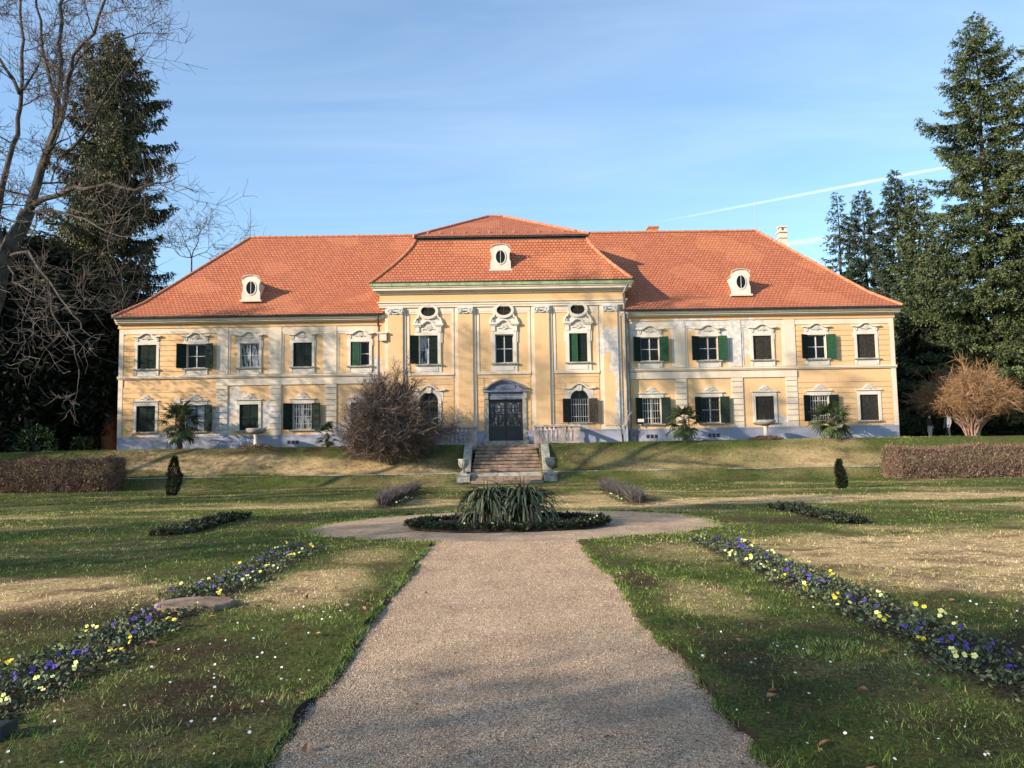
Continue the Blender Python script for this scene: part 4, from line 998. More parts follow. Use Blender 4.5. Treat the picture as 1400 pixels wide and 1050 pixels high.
# windows of the centre block
for k, cx in enumerate(RCX):
    y = YR; win = casement(cx, RUZ0, RUZ1, ROW, y+0.14, ('curtain', 'glass', 'glass')[k], ('frame', 'frame', 'dkframe')[k])
    if k == 0: add_shutters(win, cx, RUZ0, RUZ1, ROW, y-0.03, 'wide', 'dk_and_shade_green')
    if k == 2:
        mb = MB(); shutter(mb, cx-ROW, 1, RUZ0, RUZ1, ROW-0.02, y+0.05, 14); mb.build('shutter', 'green', win); mb = MB(); shutter(mb, cx+ROW, -1, RUZ0, RUZ1, ROW-0.02, y+0.05, 4); mb.build('shutter', 'dk_and_shade_green', win)
    mb = MB(); w = ROW
    for s in (-1, 1):
        a, b_ = sorted((cx+s*w, cx+s*(w+0.20))); mb.box(a, b_, y-0.09, y, RUZ0-0.02, RUZ1+0.18)
        a, b_ = sorted((cx+s*(w+0.20), cx+s*(w+0.30))); mb.box(a, b_, y-0.06, y, RUZ1-0.5, RUZ1+0.18)
    mb.box(cx-w, cx+w, y-0.088, y, RUZ1, RUZ1+0.18); mb.build('window_surround', 'white', win)
    mb = MB(); mb.box(cx-w-0.28, cx+w+0.28, y-0.18, y+0.02, RUZ0-0.11, RUZ0-0.02); mb.build('window_sill', 'stone', win)
    mb = MB(); mb.box(cx-w-0.24, cx+w+0.24, y-0.05, y, RUZ0-0.60, RUZ0-0.11); mb.box(cx-w-0.02, cx+w+0.02, y-0.08, y-0.048, RUZ0-0.50, RUZ0-0.22); mb.build('window_apron', 'white', win)
    # carved overdoor between window and oval light
    mb = MB(); zt = RUZ1+0.18
    mb.prism([(cx-w-0.12, zt), (cx+w+0.12, zt), (cx+w+0.02, zt+0.62), (cx-w-0.02, zt+0.62)], y-0.05, y)
    for s in (-1, 1):
        mb.box(*sorted((cx+s*0.42, cx+s*0.96)), y-0.22, y, zt+0.46, zt+0.58); mb.box(*sorted((cx+s*0.46, cx+s*0.90)), y-0.17, y, zt+0.38, zt+0.46)
        mb.box(*sorted((cx+s*0.58, cx+s*0.82)), y-0.12, y-0.05, zt+0.02, zt+0.38)
        pts = [(cx+s*(0.86-0.28*t), y-0.10, zt+0.60+0.62*t+0.10*math.sin(t*6)) for t in [j/9 for j in range(10)]]
        mb.tube(pts, [0.085*(1-0.35*j/9) for j in range(10)], 6)
        mb.ring(cx+s*0.80, zt+0.70, 0.04, 0.04, 0.13, 0.13, y-0.14, y, 10)
        pts = [(cx+s*(0.40-0.38*t), y-0.14, zt+0.50+0.24*math.sin(t*math.pi/2)) for t in [j/7 for j in range(8)]]; mb.tube(pts, 0.07, 6)
    rosette(mb, cx, zt+0.30, 0.16, y-0.05, rnd); rosette(mb, cx, zt+0.92, 0.10, y-0.03, rnd)
    mb.prism([(cx-0.72, zt+0.60), (cx+0.72, zt+0.60), (cx+0.52, zt+1.05), (cx-0.52, zt+1.05)], y-0.035, y)
    mb.build('window_hood', 'white', win)
    oz = at(689, 424.5, YR).z
    mb = MB(); mb.ring(cx, oz, 0.46, 0.33, 0.64, 0.50, y-0.16, y, 32); mb.ring(cx, oz, 0.60, 0.46, 0.68, 0.54, y-0.10, y, 32); mb.box(cx-0.07, cx+0.07, y-0.19, y-0.1, oz+0.40, oz+0.58)
    ov = mb.build('oval_window', 'white', house)
    mb = MB(); mb.ring(cx, oz, 0.0005, 0.0005, 0.47, 0.34, y-0.05, y-0.02, 28); mb.build('pane', 'glass', ov)
    mb = MB()
    for s in (-1, 1):
        for j in range(7):
            zz = oz-0.27+0.54*j/6; hw = 0.46*math.sqrt(max(0.05, 1-((zz-oz)/0.34)**2)); a, b_ = sorted((cx+s*0.03, cx+s*hw)); mb.box(a, b_, y-0.075, y-0.055, zz-0.028, zz+0.015)
    mb.box(cx-0.03, cx+0.03, y-0.09, y-0.05, oz-0.33, oz+0.33); mb.build('louvre', 'brown', ov)
for k, cx in ((0, RCX[0]), (2, RCX[2])):
    y = YR; win = casement(cx, ARZ0, ARS, ARW, y+0.14, 'glass', 'dkframe')
    mb = MB(); arc = [(cx+(ARW-0.02)*math.cos(t), ARS+0.53*math.sin(t)) for t in [math.pi*j/16 for j in range(17)]]
    mb.prism(arc, y+0.15, y+0.19); mb.build('fanlight', 'glass', win)
    mb = MB(); mb.box(cx-ARW, cx+ARW, y+0.10, y+0.16, ARS-0.03, ARS+0.05); mb.box(cx-0.025, cx+0.025, y+0.11, y+0.149, ARS+0.05, ARS+0.52)
    mb.ring(cx, ARS+0.02, ARW-0.07, 0.48, ARW-0.005, 0.55, y+0.11, y+0.149, 16, 0, math.pi); mb.build('fanlight_bar', 'dkframe', win)
    grille(win, cx, ARZ0, ARS, ARW, y+0.06)
    if k == 2: add_shutters(win, cx, ARZ0, ARS, ARW, y-0.03, 'openpair', 'brown')
    mb = MB()
    for s in (-1, 1):
        mb.box(*sorted((cx+s*ARW, cx+s*(ARW+0.20))), y-0.06, y, ARZ0-0.02, ARS+0.02)
    mb.ring(cx, ARS+0.02, ARW, 0.555, ARW+0.20, 0.76, y-0.07, y, 24, 0, math.pi)
    for s in (-1, 1): mb.prism([(cx+s*(ARW+0.19), ARS+0.0), (cx+s*(ARW+0.32), ARS+0.0), (cx+s*(ARW+0.32), ARS+0.62), (cx+s*0.45, ARS+0.76), (cx+s*0.62, ARS+0.45)], y-0.045, y)
    tp, bt = curve_band(cx, ARW+0.46, ARS+0.66, 0.28, 0.10, 'eyebrow'); mb.band(tp, bt, y-0.16, y)
    mb.prism([(cx-0.12, ARS+0.50), (cx+0.12, ARS+0.50), (cx+0.17, ARS+0.86), (cx-0.17, ARS+0.86)], y-0.14, y-0.02); mb.build('window_surround', 'white', win)
    mb = MB(); mb.box(cx-ARW-0.24, cx+ARW+0.24, y-0.14, y+0.02, ARZ0-0.11, ARZ0-0.02); mb.build('window_sill', 'stone', win)
    mb = MB(); mb.box(cx-0.5, cx+0.5, y-0.04, y, 3.09, ARZ0-0.12); mb.build('window_apron', 'white', win)

# door
y = YR; mb = MB()
for s in (-1, 1):
    mb.box(*sorted((DX+s*DW, DX+s*(DW+0.24))), y-0.10, y+0.02, 2.42, DZ1+0.16); mb.box(*sorted((DX+s*(DW+0.02), DX+s*(DW+0.28))), y-0.16, y-0.09, DZ1+0.02, DZ1+0.46)
    mb.box(*sorted((DX+s*(DW+0.0), DX+s*(DW+0.30))), y-0.13, y+0.02, 2.42, 2.75)
mb.box(DX-DW-0.22, DX+DW+0.22, y-0.055, y+0.02, DZ1+0.141, DZ1+0.20)
door_s = mb.build('door_surround', 'stone', house)
mb = MB(); mb.box(DX-DW, DX+DW, y-0.09, y+0.02, DZ1, DZ1+0.14); mb.box(DX-DW-0.34, DX+DW+0.34, y-0.24, y, DZ1+0.46, DZ1+0.56); mb.box(DX-DW-0.02, DX+DW+0.02, y-0.05, y, DZ1+0.201, DZ1+0.46)
arcb = [(DX+(DW+0.02)*math.cos(t), DZ1+0.56+0.52*math.sin(t)) for t in [math.pi*j/18 for j in range(19)]]; mb.prism(arcb, y-0.06, y)
tp, bt = curve_band(DX, DW+0.34, DZ1+0.70, 0.48, 0.07, 'round')
tp = [(DX+(DW+0.34)*u, DZ1+0.76+0.52*max(0, 1-(abs(u)/0.86)**2)) for u in [-1+2*j/24 for j in range(25)]]; bt = [(x, z-0.11) for x, z in tp]; mb.band(tp, bt, y-0.26, y)
tp2 = [(DX+(DW+0.2)*u, DZ1+0.62+0.52*max(0, 1-(abs(u)/0.88)**2)) for u in [-1+2*j/24 for j in range(25)]]; mb.band(tp2, [(x, z-0.06) for x, z in tp2], y-0.18, y)
mb.box(DX-0.62, DX+0.62, y-0.10, y-0.05, DZ1+0.66, DZ1+0.92)
mb.build('tympanum', 'bluestone', door_s)
mb = MB(); yd = y+0.16
for s in (-1, 1):
    a, b_ = sorted((DX+s*0.015, DX+s*(DW-0.02)))
    for u0, u1 in ((a, a+0.12), (b_-0.12, b_)): mb.box(u0, u1, yd, yd+0.07, DZ0, DZ1-0.02)
    for za, zb in ((DZ0, DZ0+0.16), (DZ0+0.80, DZ0+0.93), (DZ0+1.60, DZ0+1.70), (DZ1-0.22, DZ1-0.02)): mb.box(a+0.12, b_-0.12, yd+0.002, yd+0.07, za, zb)
    mb.box(a+0.12, b_-0.12, yd+0.03, yd+0.06, DZ0+0.16, DZ0+0.80); mb.box(a+0.22, b_-0.22, yd+0.01, yd+0.03, DZ0+0.25, DZ0+0.70)
door = mb.build('door', 'doorwood', house)
mb = MB()
for s in (-1, 1):
    a, b_ = sorted((DX+s*0.135, DX+s*(DW-0.14))); mb.face([(a, yd+0.05, DZ0+0.93), (b_, yd+0.05, DZ0+0.93), (b_, yd+0.05, DZ1-0.22), (a, yd+0.05, DZ1-0.22)])
mb.build('pane', 'curtain', door)
mb = MB()
for s in (-1, 1):
    c = DX+s*DW/2; a, b_ = c-0.40, c+0.40
    for cz, hh in ((DZ0+1.26, 0.32), (DZ0+2.04, 0.34)):
        for t in (-1, 1):
            pts = [(c+t*(0.06+0.16*math.sin(u*math.pi)), yd+0.01, cz-hh+2*hh*u) for u in [j/10 for j in range(11)]]; mb.tube(pts, 0.026, 5)
            mb.ring(c+t*0.24, cz+0.16, 0.055, 0.075, 0.095, 0.115, yd, yd+0.025, 12); mb.ring(c+t*0.24, cz-0.16, 0.055, 0.075, 0.095, 0.115, yd, yd+0.025, 12)
        mb.box(c-0.022, c+0.022, yd-0.002, yd+0.02, cz-hh, cz+hh); mb.box(a+0.0, b_, yd-0.003, yd+0.018, cz-0.03, cz+0.03)
mb.build('door_grille', 'iron', door)
mb = MB(); mb.tube([(DX+0.09, yd-0.05, DZ0+1.08), (DX+0.21, yd-0.05, DZ0+1.08)], 0.018, 6); mb.box(DX+0.08, DX+0.12, yd-0.06, yd, DZ0+1.0, DZ0+1.16); mb.build('handle', 'palepipe', door)
mb = MB(); mb.box(DX-DW-0.35, DX+DW+0.35, YR-0.42, YR-0.0, 2.2, 2.44); mb.box(DX-DW, DX+DW, YR, YR+0.30, 2.2, 2.46); mb.build('doorstep', 'stone', house)
# downpipes
def pipe(x, z0, z1, mat, y=YW-0.20):
    mb = MB(); mb.tube([(x, YW-0.55, z1), (x, YW-0.50, z1-0.25), (x, y, z1-0.75), (x, y, z0)], 0.07, 8)
    zz = z0+0.8
    while zz < z1-1: mb.tube([(x, y, zz), (x, y, zz+0.08)], 0.09, 8); zz += 2.0
    mb.build('drainpipe', mat, house)
pipe(-RW-0.22, 2.1, 10.6, 'pipe'); pipe(RW+0.30, 2.1, 10.6, 'palepipe')
mb = MB(); x = RW-0.06; mb.tube([(x+0.3, YR-0.5, ZG-0.05), (x+0.05, YR-0.40, ZG-0.6), (x+0.10, YR-0.14, ZG-1.2), (x+0.10, YR-0.14, 2.1)], 0.065, 8); mb.build('drainpipe', 'palepipe', house)
mb = MB(); x = -RW+0.1; mb.box(x-0.2, x+0.25, YR-0.3, YR, 8.9, 9.35); mb.box(x-0.25, x+0.3, YR-0.36, YR, 9.35, 9.45); mb.build('corner_bracket', 'cream', house)
# ------------------------------------------------------------------ steps, balustrades, urns
SXL, SXR = at(652, 620, 46.0).x, at(733, 620, 46.0).x
SCX = (SXL+SXR)/2
stair = thing('staircase', 'worn stone garden staircase rising to the dark front door', 'staircase', (SCX, 43, 0))
hw = 1.80; y = 46.75; z = 2.20; nst = 8
mb = MB(); mb.box(SCX-2.3, SCX+2.3, 46.78, 48.66, 1.7, 2.2); mb.build('landing', 'step', stair)
rk = random.Random(3)
for k in range(nst):
    zt = 2.2-k*0.2; yf = 46.78-(k+1)*0.365+0.36
    wv = hw+0.035*k*0.9
    mb = MB(); 
    xs = [SCX-wv, SCX-wv*0.3+rk.uniform(-.4, .4), SCX+wv*0.35+rk.uniform(-.4, .4), SCX+wv]
    for a, b_ in zip(xs[:-1], xs[1:]):
        dz = rk.uniform(-0.012, 0.008); mb.box(a+0.006, b_-0.006, yf-0.03+rk.uniform(-.01, .01), yf+0.40, zt-0.13, zt+dz)
        mb.box(a+0.01, b_-0.01, yf+0.03, yf+0.40, zt-0.22, zt-0.13)
    mb.build('step', 'step', stair, bevel=0.012)
for k, (zt, yf, wv) in enumerate(((0.62, 43.35, 2.02), (0.42, 42.95, 2.02), (0.22, 42.58, 2.02))):
    mb = MB(); xs = [SCX-wv, SCX-0.5+0.3*k, SCX+0.7-0.2*k, SCX+wv]
    for a, b_ in zip(xs[:-1], xs[1:]): mb.box(a+0.008, b_-0.008, yf, yf+(0.9 if k == 0 else 0.45), zt-0.21, zt+rk.uniform(-.01, .01))
    mb.build('step', 'stone' if k == 0 else 'step', stair, bevel=0.015)
for s in (-1, 1):
    mb = MB(); x0, x1 = sorted((SCX+s*(hw+0.26), SCX+s*(hw+0.72)))
    n = len(mb.v); prof = [(46.75, 1.0), (46.75, 2.22), (46.1, 2.22), (45.1, 1.72), (44.05, 0.98), (44.05, 0.3), (46.75, 0.3)]
    k = len(prof); mb.v += [(x0, p_, q_) for p_, q_ in prof]+[(x1, p_, q_) for p_, q_ in prof]
    mb.f.append(tuple(range(n, n+k))); mb.f.append(tuple(range(n+2*k-1, n+k-1, -1)))
    for i in range(k): j = (i+1) % k; mb.f.append((n+i, n+k+i, n+k+j, n+j))
    mb.build('cheek_wall', 'stone', stair, bevel=0.02)
    mb = MB(); xc = SCX+s*(hw+0.62); mb.box(xc-0.36, xc+0.36, 42.75, 43.32, -0.1, 0.50); mb.box(xc-0.41, xc+0.41, 42.70, 43.36, 0.50, 0.60); mb.box(xc-0.24, xc+0.24, 42.735, 42.76, 0.08, 0.42); mb.build('pedestal', 'stone', stair, bevel=0.015)
def balustrade(xa, xb, ret, label):
    t = thing('balustrade', label, 'balustrade', ((xa+xb)/2, 46.9, 2.2))
    yb, zb, zt = 46.85, 2.2, 3.36; x0, x1 = min(xa, xb), max(xa, xb)
    mb = MB(); mb.box(x0, x1, yb-0.16, yb+0.16, 1.9, zb+0.16); rx = x1-0.15 if ret == 'r' else x0+0.15
    mb.box(rx-0.16, rx+0.16, yb+0.16, YR-0.1, 1.9, zb+0.16); mb.build('plinth', 'pinkstone', t, bevel=0.012)
    mb = MB(); mb.box(x0-0.05, x1+0.05, yb-0.20, yb+0.20, zt-0.15, zt); mb.box(rx-0.20, rx+0.20, yb+0.20, YR-0.1, zt-0.15, zt); mb.build('rail', 'pinkstone', t, bevel=0.02)
    prof = [(0.075, 0), (0.085, 0.05), (0.05, 0.09), (0.075, 0.20), (0.098, 0.30), (0.085, 0.40), (0.05, 0.55), (0.045, 0.62), (0.07, 0.66), (0.07, 0.70), (0.05, 0.74), (0.08, 0.80), (0.08, 0.86)]
    L = x1-x0; piers = [x0+0.19, x0+L*0.60 if ret == 'r' else x0+L*0.40, x1-0.19]
    for px_ in piers:
        mb = MB(); mb.box(px_-0.19, px_+0.19, yb-0.13, yb+0.13, zb+0.16, zt-0.15); mb.box(px_-0.11, px_+0.11, yb-0.15, yb-0.128, zb+0.28, zt-0.27); mb.build('pier', 'pinkstone', t, bevel=0.01)
    for a, b_ in zip(piers[:-1], piers[1:]):
        a += 0.19; b_ -= 0.19; n = max(2, int(round((b_-a)/0.27)))
        for k in range(n):
            x = a+(b_-a)*(k+0.5)/n; mb = MB(); mb.lathe([(r, zz*(zt-0.31-zb)/0.86) for r, zz in prof], x, yb, zb+0.16, 12); mb.build('baluster', 'pinkstone', t, True)
    for k in range(3):
        yy = yb+0.55+0.4*k; mb = MB(); mb.lathe([(r, zz*(zt-0.31-zb)/0.86) for r, zz in prof], rx, yy, zb+0.16, 12); mb.build('baluster', 'pinkstone', t, True)
xa, xb = at(731, 600, 46.7).x, at(793, 600, 46.9).x
balustrade(xa, xb, 'r', 'weathered pinkish stone balustrade below the arched window with open shutters')
balustrade(at(652, 600, 46.7).x, at(583, 600, 46.9).x, 'l', 'weathered pinkish stone balustrade half hidden behind the big bare shrub')
house_urn = [(0.10, 0), (0.15, 0.0), (0.16, 0.05), (0.08, 0.10), (0.06, 0.17), (0.09, 0.22), (0.17, 0.30), (0.24, 0.44), (0.275, 0.56), (0.265, 0.66), (0.30, 0.72), (0.31, 0.76), (0.25, 0.76), (0.20, 0.66), (0.02, 0.62)]
def urn(x, y, z, label):
    t = thing('stone_urn', label, 'urn', (x, y, z))
    mb = MB(); mb.box(x-0.17, x+0.17, y-0.17, y+0.17, z, z+0.07); mb.build('base', 'stone', t)
    mb = MB(); mb.lathe([(r, zz+0.07) for r, zz in house_urn], x, y, z, 20); mb.build('bowl', 'stone', t, True)
    mb = MB()
    for k in range(14):
        a = 2*math.pi*k/14; mb.tube([(x+r*1.0*math.cos(a), y+r*1.0*math.sin(a), z+0.07+zz) for r, zz in ((0.10, 0.225), (0.18, 0.31), (0.25, 0.44), (0.28, 0.55))], [0.012, 0.016, 0.018, 0.008], 5)
    mb.build('gadroon', 'stone', t, True)
urn(SCX-1.8-0.62, 43.0, 0.60, 'pale stone urn on the pedestal at the shrub side of the garden steps')
urn(SCX+1.8+0.62, 43.0, 0.60, 'pale stone urn on the pedestal at the sunlit side of the garden steps')

# stone basins with clipped rings of low shrub
def twig_mound(name, label, cat, cx, cy, z, rx, ry, h, mat, n, rng, group=None, ring=0.0):
    a = rng.uniform(0, 2*np.pi, n); rr = np.sqrt(rng.uniform(ring*ring, 1, n)); x = cx+rx*rr*np.cos(a); y = cy+ry*rr*np.sin(a)
    prof = h*np.sqrt(np.maximum(0.05, 1-((rr-ring)/(1-ring)*2-1)**2 if ring else 1-rr*rr*0.85))*rng.uniform(0.25, 1.0, n)
    P = np.stack([x, y, z+prof*0.85], 1); D = rng.normal(size=(n, 3)); D[:, 2] = np.abs(D[:, 2])+0.5
    V, F, T = leaves(P, D, rng.uniform(0.05, 0.13, n), rng.uniform(0.02, 0.05, n), rng.random(n), rng)
    o = link(name, np_mesh(name, V, F, T), mat); return tag(o, label, cat, group)
rngb = np.random.default_rng(21)
def basin(px, py, label, lab2):
    c = at(px, py, 47.2); x, y = c.x, 47.2
    t = thing('stone_basin', label, 'bird bath', (x, y, 2.2))
    mb = MB(); mb.lathe([(0.27, 0), (0.27, 0.10), (0.20, 0.16), (0.15, 0.25), (0.125, 0.60), (0.14, 0.80), (0.21, 0.92)], x, y, 2.2, 16); mb.build('pedestal', 'white', t, True)
    mb = MB(); mb.lathe([(0.18, 0.90), (0.40, 0.94), (0.54, 1.02), (0.60, 1.12), (0.605, 1.24), (0.56, 1.25), (0.54, 1.17), (0.02, 1.10)], x, y, 2.2, 26); mb.build('bowl', 'stone', t, True)
    twig_mound('low_shrub', lab2, 'shrub', x, y, 2.16, 1.05, 0.8, 0.36, 'hedgetwig', 2600, rngb)
basin(350, 600, 'round grey stone basin on a pedestal before the shaded wing with the peeling wall', 'low clipped purplish shrub round the foot of the shaded stone basin')
basin(1047, 590, 'round stone basin on a pale pedestal between the two sunlit palms', 'low clipped purplish shrub round the foot of the sunlit stone basin')

# ------------------------------------------------------------------ palms
def fan_frond(rng, pet, rad, nl=17):
    """one fan leaf along +x from the origin: petiole then folded segments"""
    mb = MB(); pts = [(pet*t, 0, 0.10*pet*math.sin(t*math.pi*0.5)) for t in (0, .35, .7, 1)]
    mb.tube(pts, [0.016, 0.013, 0.011, 0.010], 4)
    V = [np.array(mb.v)]; Fq = [np.array([f for f in mb.f if len(f) == 4])]; T = [np.full(len(mb.v), 0.55)]; off = len(mb.v)
    hub = np.array([pet, 0, pts[-1][2]])
    for k in range(nl):
        a = math.pi*0.94*(k/(nl-1)-0.5)*1.25; L = rad*(1-0.22*abs(k/(nl-1)-0.5)*2)*rng.uniform(0.88, 1.08)
        d = np.array([math.cos(a), math.sin(a), 0.0]); s = np.array([-math.sin(a), math.cos(a), 0])
        wv = rad*0.060; dr = rng.uniform(0.15, 0.45)
        rows = []
        for t, ww in ((0.05, 0.35), (0.55, 1.0), (0.8, 0.8), (1.0, 0.08)):
            c = hub+d*L*t+np.array([0, 0, -dr*L*t**3]); rows += [c-s*wv*ww+np.array([0, 0, 0.25*wv]), c+s*wv*ww-np.array([0, 0, 0.05*wv])]
        V.append(np.array(rows)); Fq.append(np.array([[0, 1, 3, 2], [2, 3, 5, 4], [4, 5, 7, 6]])+off); T.append(np.full(8, rng.uniform(0.25, 1.0))); off += 8
    return np.concatenate(V), np.concatenate(Fq), np.concatenate(T)
rp = np.random.default_rng(8)
FR = [np_mesh('frond', *fan_frond(rp, 0.62, 0.60)) for _ in range(4)]
for f_ in FR: f_.materials.append(M['palmleaf'])
def palm(px, py, Y, th, n, sc, label, seed):
    rk = random.Random(seed); c = at(px, py, Y)
    t = thing('fan_palm', label, 'palm', (c.x, Y, 2.17))
    mb = MB(); k = 10
    mb.tube([(c.x+0.05*math.sin(i), Y, 2.1+(th+0.1)*i/k) for i in range(k+1)], [0.13*sc*(1.15 if i % 2 else 0.95) for i in range(k+1)], 9); mb.build('trunk', 'palmtrunk', t)
    for i in range(n):
        fo = bpy.data.objects.new('frond', FR[i % 4]); COL.objects.link(fo); fo.parent = t
        el = R(72)-R(128)*(i/(n-1))**0.9+rk.uniform(-.1, .1)
        fo.location = (0, 0, th-0.06-0.25*(i/n)); fo.scale = (sc*rk.uniform(.85, 1.1),)*3
        fo.rotation_euler = (rk.uniform(-.4, .4), -el, i*2.399+rk.uniform(-.3, .3))
palm(245, 600, 46.9, 1.75, 26, 1.28, 'tall drooping fan palm in shade before the outermost windows of the shaded wing', 1)
palm(447, 600, 46.9, 0.85, 13, 0.72, 'smallest fan palm, short, beside the big bare shrub at the wall', 2)
palm(935, 590, 46.9, 1.35, 24, 1.12, 'sunlit fan palm standing between the first two ground-floor windows beyond the centre block', 3)
palm(1137, 590, 46.9, 1.30, 28, 1.25, 'broad sunlit fan palm near the house corner, beyond the sunlit stone basin', 4)

# ------------------------------------------------------------------ bare shrubs and hedges
def stems(mb, base, n, spread, h, rng, r0):
    for k in range(n):
        a = rng.uniform(0, 6.28); q = rng.uniform(0.1, 1.0); pts = []
        for t in (0, .25, .5, .75, 1.0): pts.append((base[0]+spread*q*math.cos(a)*t**1.3+rng.normal(0, .04), base[1]+spread*q*math.sin(a)*t**1.3+rng.normal(0, .04), base[2]+h*(1-0.35*q*q)*t*(1-0.12*t*q)))
        mb.tube(pts, [r0, r0*.8, r0*.6, r0*.4, r0*.2], 5)
def shrub(name, label, cx, cy, z, rx, h, mat, stemmat, rng, n1=70, n2=13, n3=11, clear=0.08, arch=0.25, wd=0.022, leafy=0.6, tw=0.75, spread=1.25, minz=0.03):
    """many stems from one base, twigs along each stem, twiglets along each twig"""
    t = thing(name, label, 'shrub', (cx, cy, z)); mb = MB(); tb = MB(); TP, TD, TL = [], [], []
    for k in range(n1):
        a = rng.uniform(0, 6.283); th = spread*rng.uniform(0.0, 1.0)**0.72; reach = rng.uniform(0.55, 1.06)**0.7*(1+.10*math.sin(3*a+1)+.08*math.sin(5*a)); d = np.array([math.cos(a), math.sin(a)]); pts = []; m_ = 7
        R1, H1 = rx*math.sin(min(th, 1.57))*reach*.92, h*(math.cos(th*.92)*.74+.14)*reach
        b0 = np.array([cx, cy])+d*rng.uniform(0, .10)*rx; w1, w2 = rng.normal(0, .07*rx, 2)
        for j in range(m_):
            u = j/(m_-1); r_ = R1*(u**1.25); zz = H1*(u**0.72)-arch*H1*u**4*.55; pts.append((b0[0]+d[0]*r_-d[1]*w1*math.sin(u*4)+rng.normal(0, .02), b0[1]+d[1]*r_+d[0]*w2*math.sin(u*3.3), z-.08+zz))
        mb.tube(pts, [0.030*(1-.8*j/(m_-1))*h/5.5+.004 for j in range(m_)], 5, False)
        for q in range(n2):
            u = max(clear, .12)+(1-max(clear, .12))*rng.uniform()**0.62; f = u*(m_-1); i0 = min(int(f), m_-2); p0 = np.array(pts[i0]); p1 = np.array(pts[i0+1]); p = p0+(p1-p0)*(f-i0); ax = unit((p1-p0)[None])[0]
            dd = unit((ax*rng.uniform(.3, 1.0)+rng.normal(size=3)*.62+np.array([0, 0, .15]))[None])[0]; L = tw*rng.uniform(.55, 1.35)*h/5.5*(1.15-.35*u)*1.35
            e = dd*L+np.array([0, 0, -arch*.5*L]); mid = p+dd*L*.5+rng.normal(size=3)*.05; end = p+e
            if end[2] < z+minz or (mid[2] < z+minz and rng.random() < .8): continue
            tb.tube([tuple(p), tuple(mid), tuple(end)], [.011*h/5.5, .008*h/5.5, .004], 3, False)
            w_ = rng.uniform(.1, 1., n3)[:, None]; pp = p+(mid-p)*np.minimum(w_*2, 1)+(end-mid)*np.maximum(w_*2-1, 0); TP.append(pp); TD.append(dd*rng.uniform(.3, 1., (n3, 1))+rng.normal(size=(n3, 3))*.55+np.array([0, 0, .12])); TL.append(np.full(n3, L)*rng.uniform(.25, .65, n3))
    mb.build('stem', stemmat, t); tb.build('branch', stemmat, t)
    P = np.concatenate(TP); D = np.concatenate(TD); L = np.concatenate(TL); n = len(P); cv = rng.normal(size=(n, 3))*.06; cv[:, 2] -= arch*.5*L
    parts = [strips(P, D, L, rng.uniform(.6, 1.3, n)*wd, np.clip(rng.normal(.48, .24, n), 0, 1), rng, cv)]
    if leafy:
        k = int(n*leafy); i = rng.integers(0, n, k); w_ = rng.uniform(.2, 1, (k, 1)); parts.append(leaves(P[i]+unit(D[i])*L[i][:, None]*w_+cv[i]*w_*w_, rng.normal(size=(k, 3)), rng.uniform(.04, .09, k), rng.uniform(.02, .045, k), np.clip(rng.normal(.55, .28, k), 0, 1), rng))
    V, F, T = merge(parts); V[:, 2] = np.maximum(V[:, 2], z-.02); link('crown', np_mesh('crown', V, F, T), mat, t)
rs1 = np.random.default_rng(31)
c = at(536, 630, 45.1)
shrub('bare_shrub', 'very large rounded bare brown shrub on the bank, hiding an arched window', c.x, 45.1, c.z-0.15, 3.0, 5.8, 'purpletwig', 'twig', rs1, 190, 15, 12, 0.10, 0.10, 0.025, 1.0, 0.8, 1.55)
c = at(1330, 596, 51.0)
shrub('willow_shrub', 'large orange-brown bare shrub with arching twigs and many stems beside two people', c.x, 51.0, 2.15, 3.3, 5.8, 'orangetwig', 'wood', rs1, 130, 15, 12, 0.40, 0.34, 0.023, 0.15, 0.95, 1.20, 1.70)
c = at(872, 604, 47.6)
shrub('small_bare_shrub', 'small thin grey bare bush at the foot of the drainpipe', c.x, 47.9, 2.15, 0.6, 1.2, 'lavender', 'bark', rs1, 14, 5, 4, 0.2, 0.1, 0.014, 0.0, 0.9, 1.1)
def sapling():
    c = at(852, 604, 47.0); t = thing('sapling', 'slender pale bare sapling in front of the pale drainpipe', 'sapling', (c.x, 47.0, 2.15)); rng = np.random.default_rng(2)
    mb = MB(); mb.tube([(c.x, 47, 2.05), (c.x-0.03, 47, 2.7), (c.x-0.12, 47, 3.25)], [0.06, 0.05, 0.035], 6); mb.build('trunk', 'bark', t)
    mb = MB()
    for k in range(15):
        a = rng.uniform(-1.1, 0.8); l = rng.uniform(0.9, 1.9); b0 = Vector((c.x-0.05-rng.uniform(0, .07), 47, rng.uniform(2.6, 3.25)))
        pts = [b0+Vector((math.sin(a)*l*t_*0.75+0.05*math.sin(4*t_+k), rng.uniform(-.05, .05)+0.3*math.sin(k*2.1)*t_, l*t_*(0.9-0.25*t_*abs(a)))) for t_ in (0, .3, .6, 1)]
        mb.tube(pts, [0.022, 0.017, 0.012, 0.006], 4)
        for j in range(3):
            q = pts[1].lerp(pts[3], rng.uniform(.1, .8)); d = Vector((rng.normal()*.5, rng.normal()*.3, rng.uniform(.2, .8)))*0.5; mb.tube([q, q+d*.5, q+d], [0.010, 0.008, 0.004], 4)
    mb.build('crown', 'capital', t)
sapling()
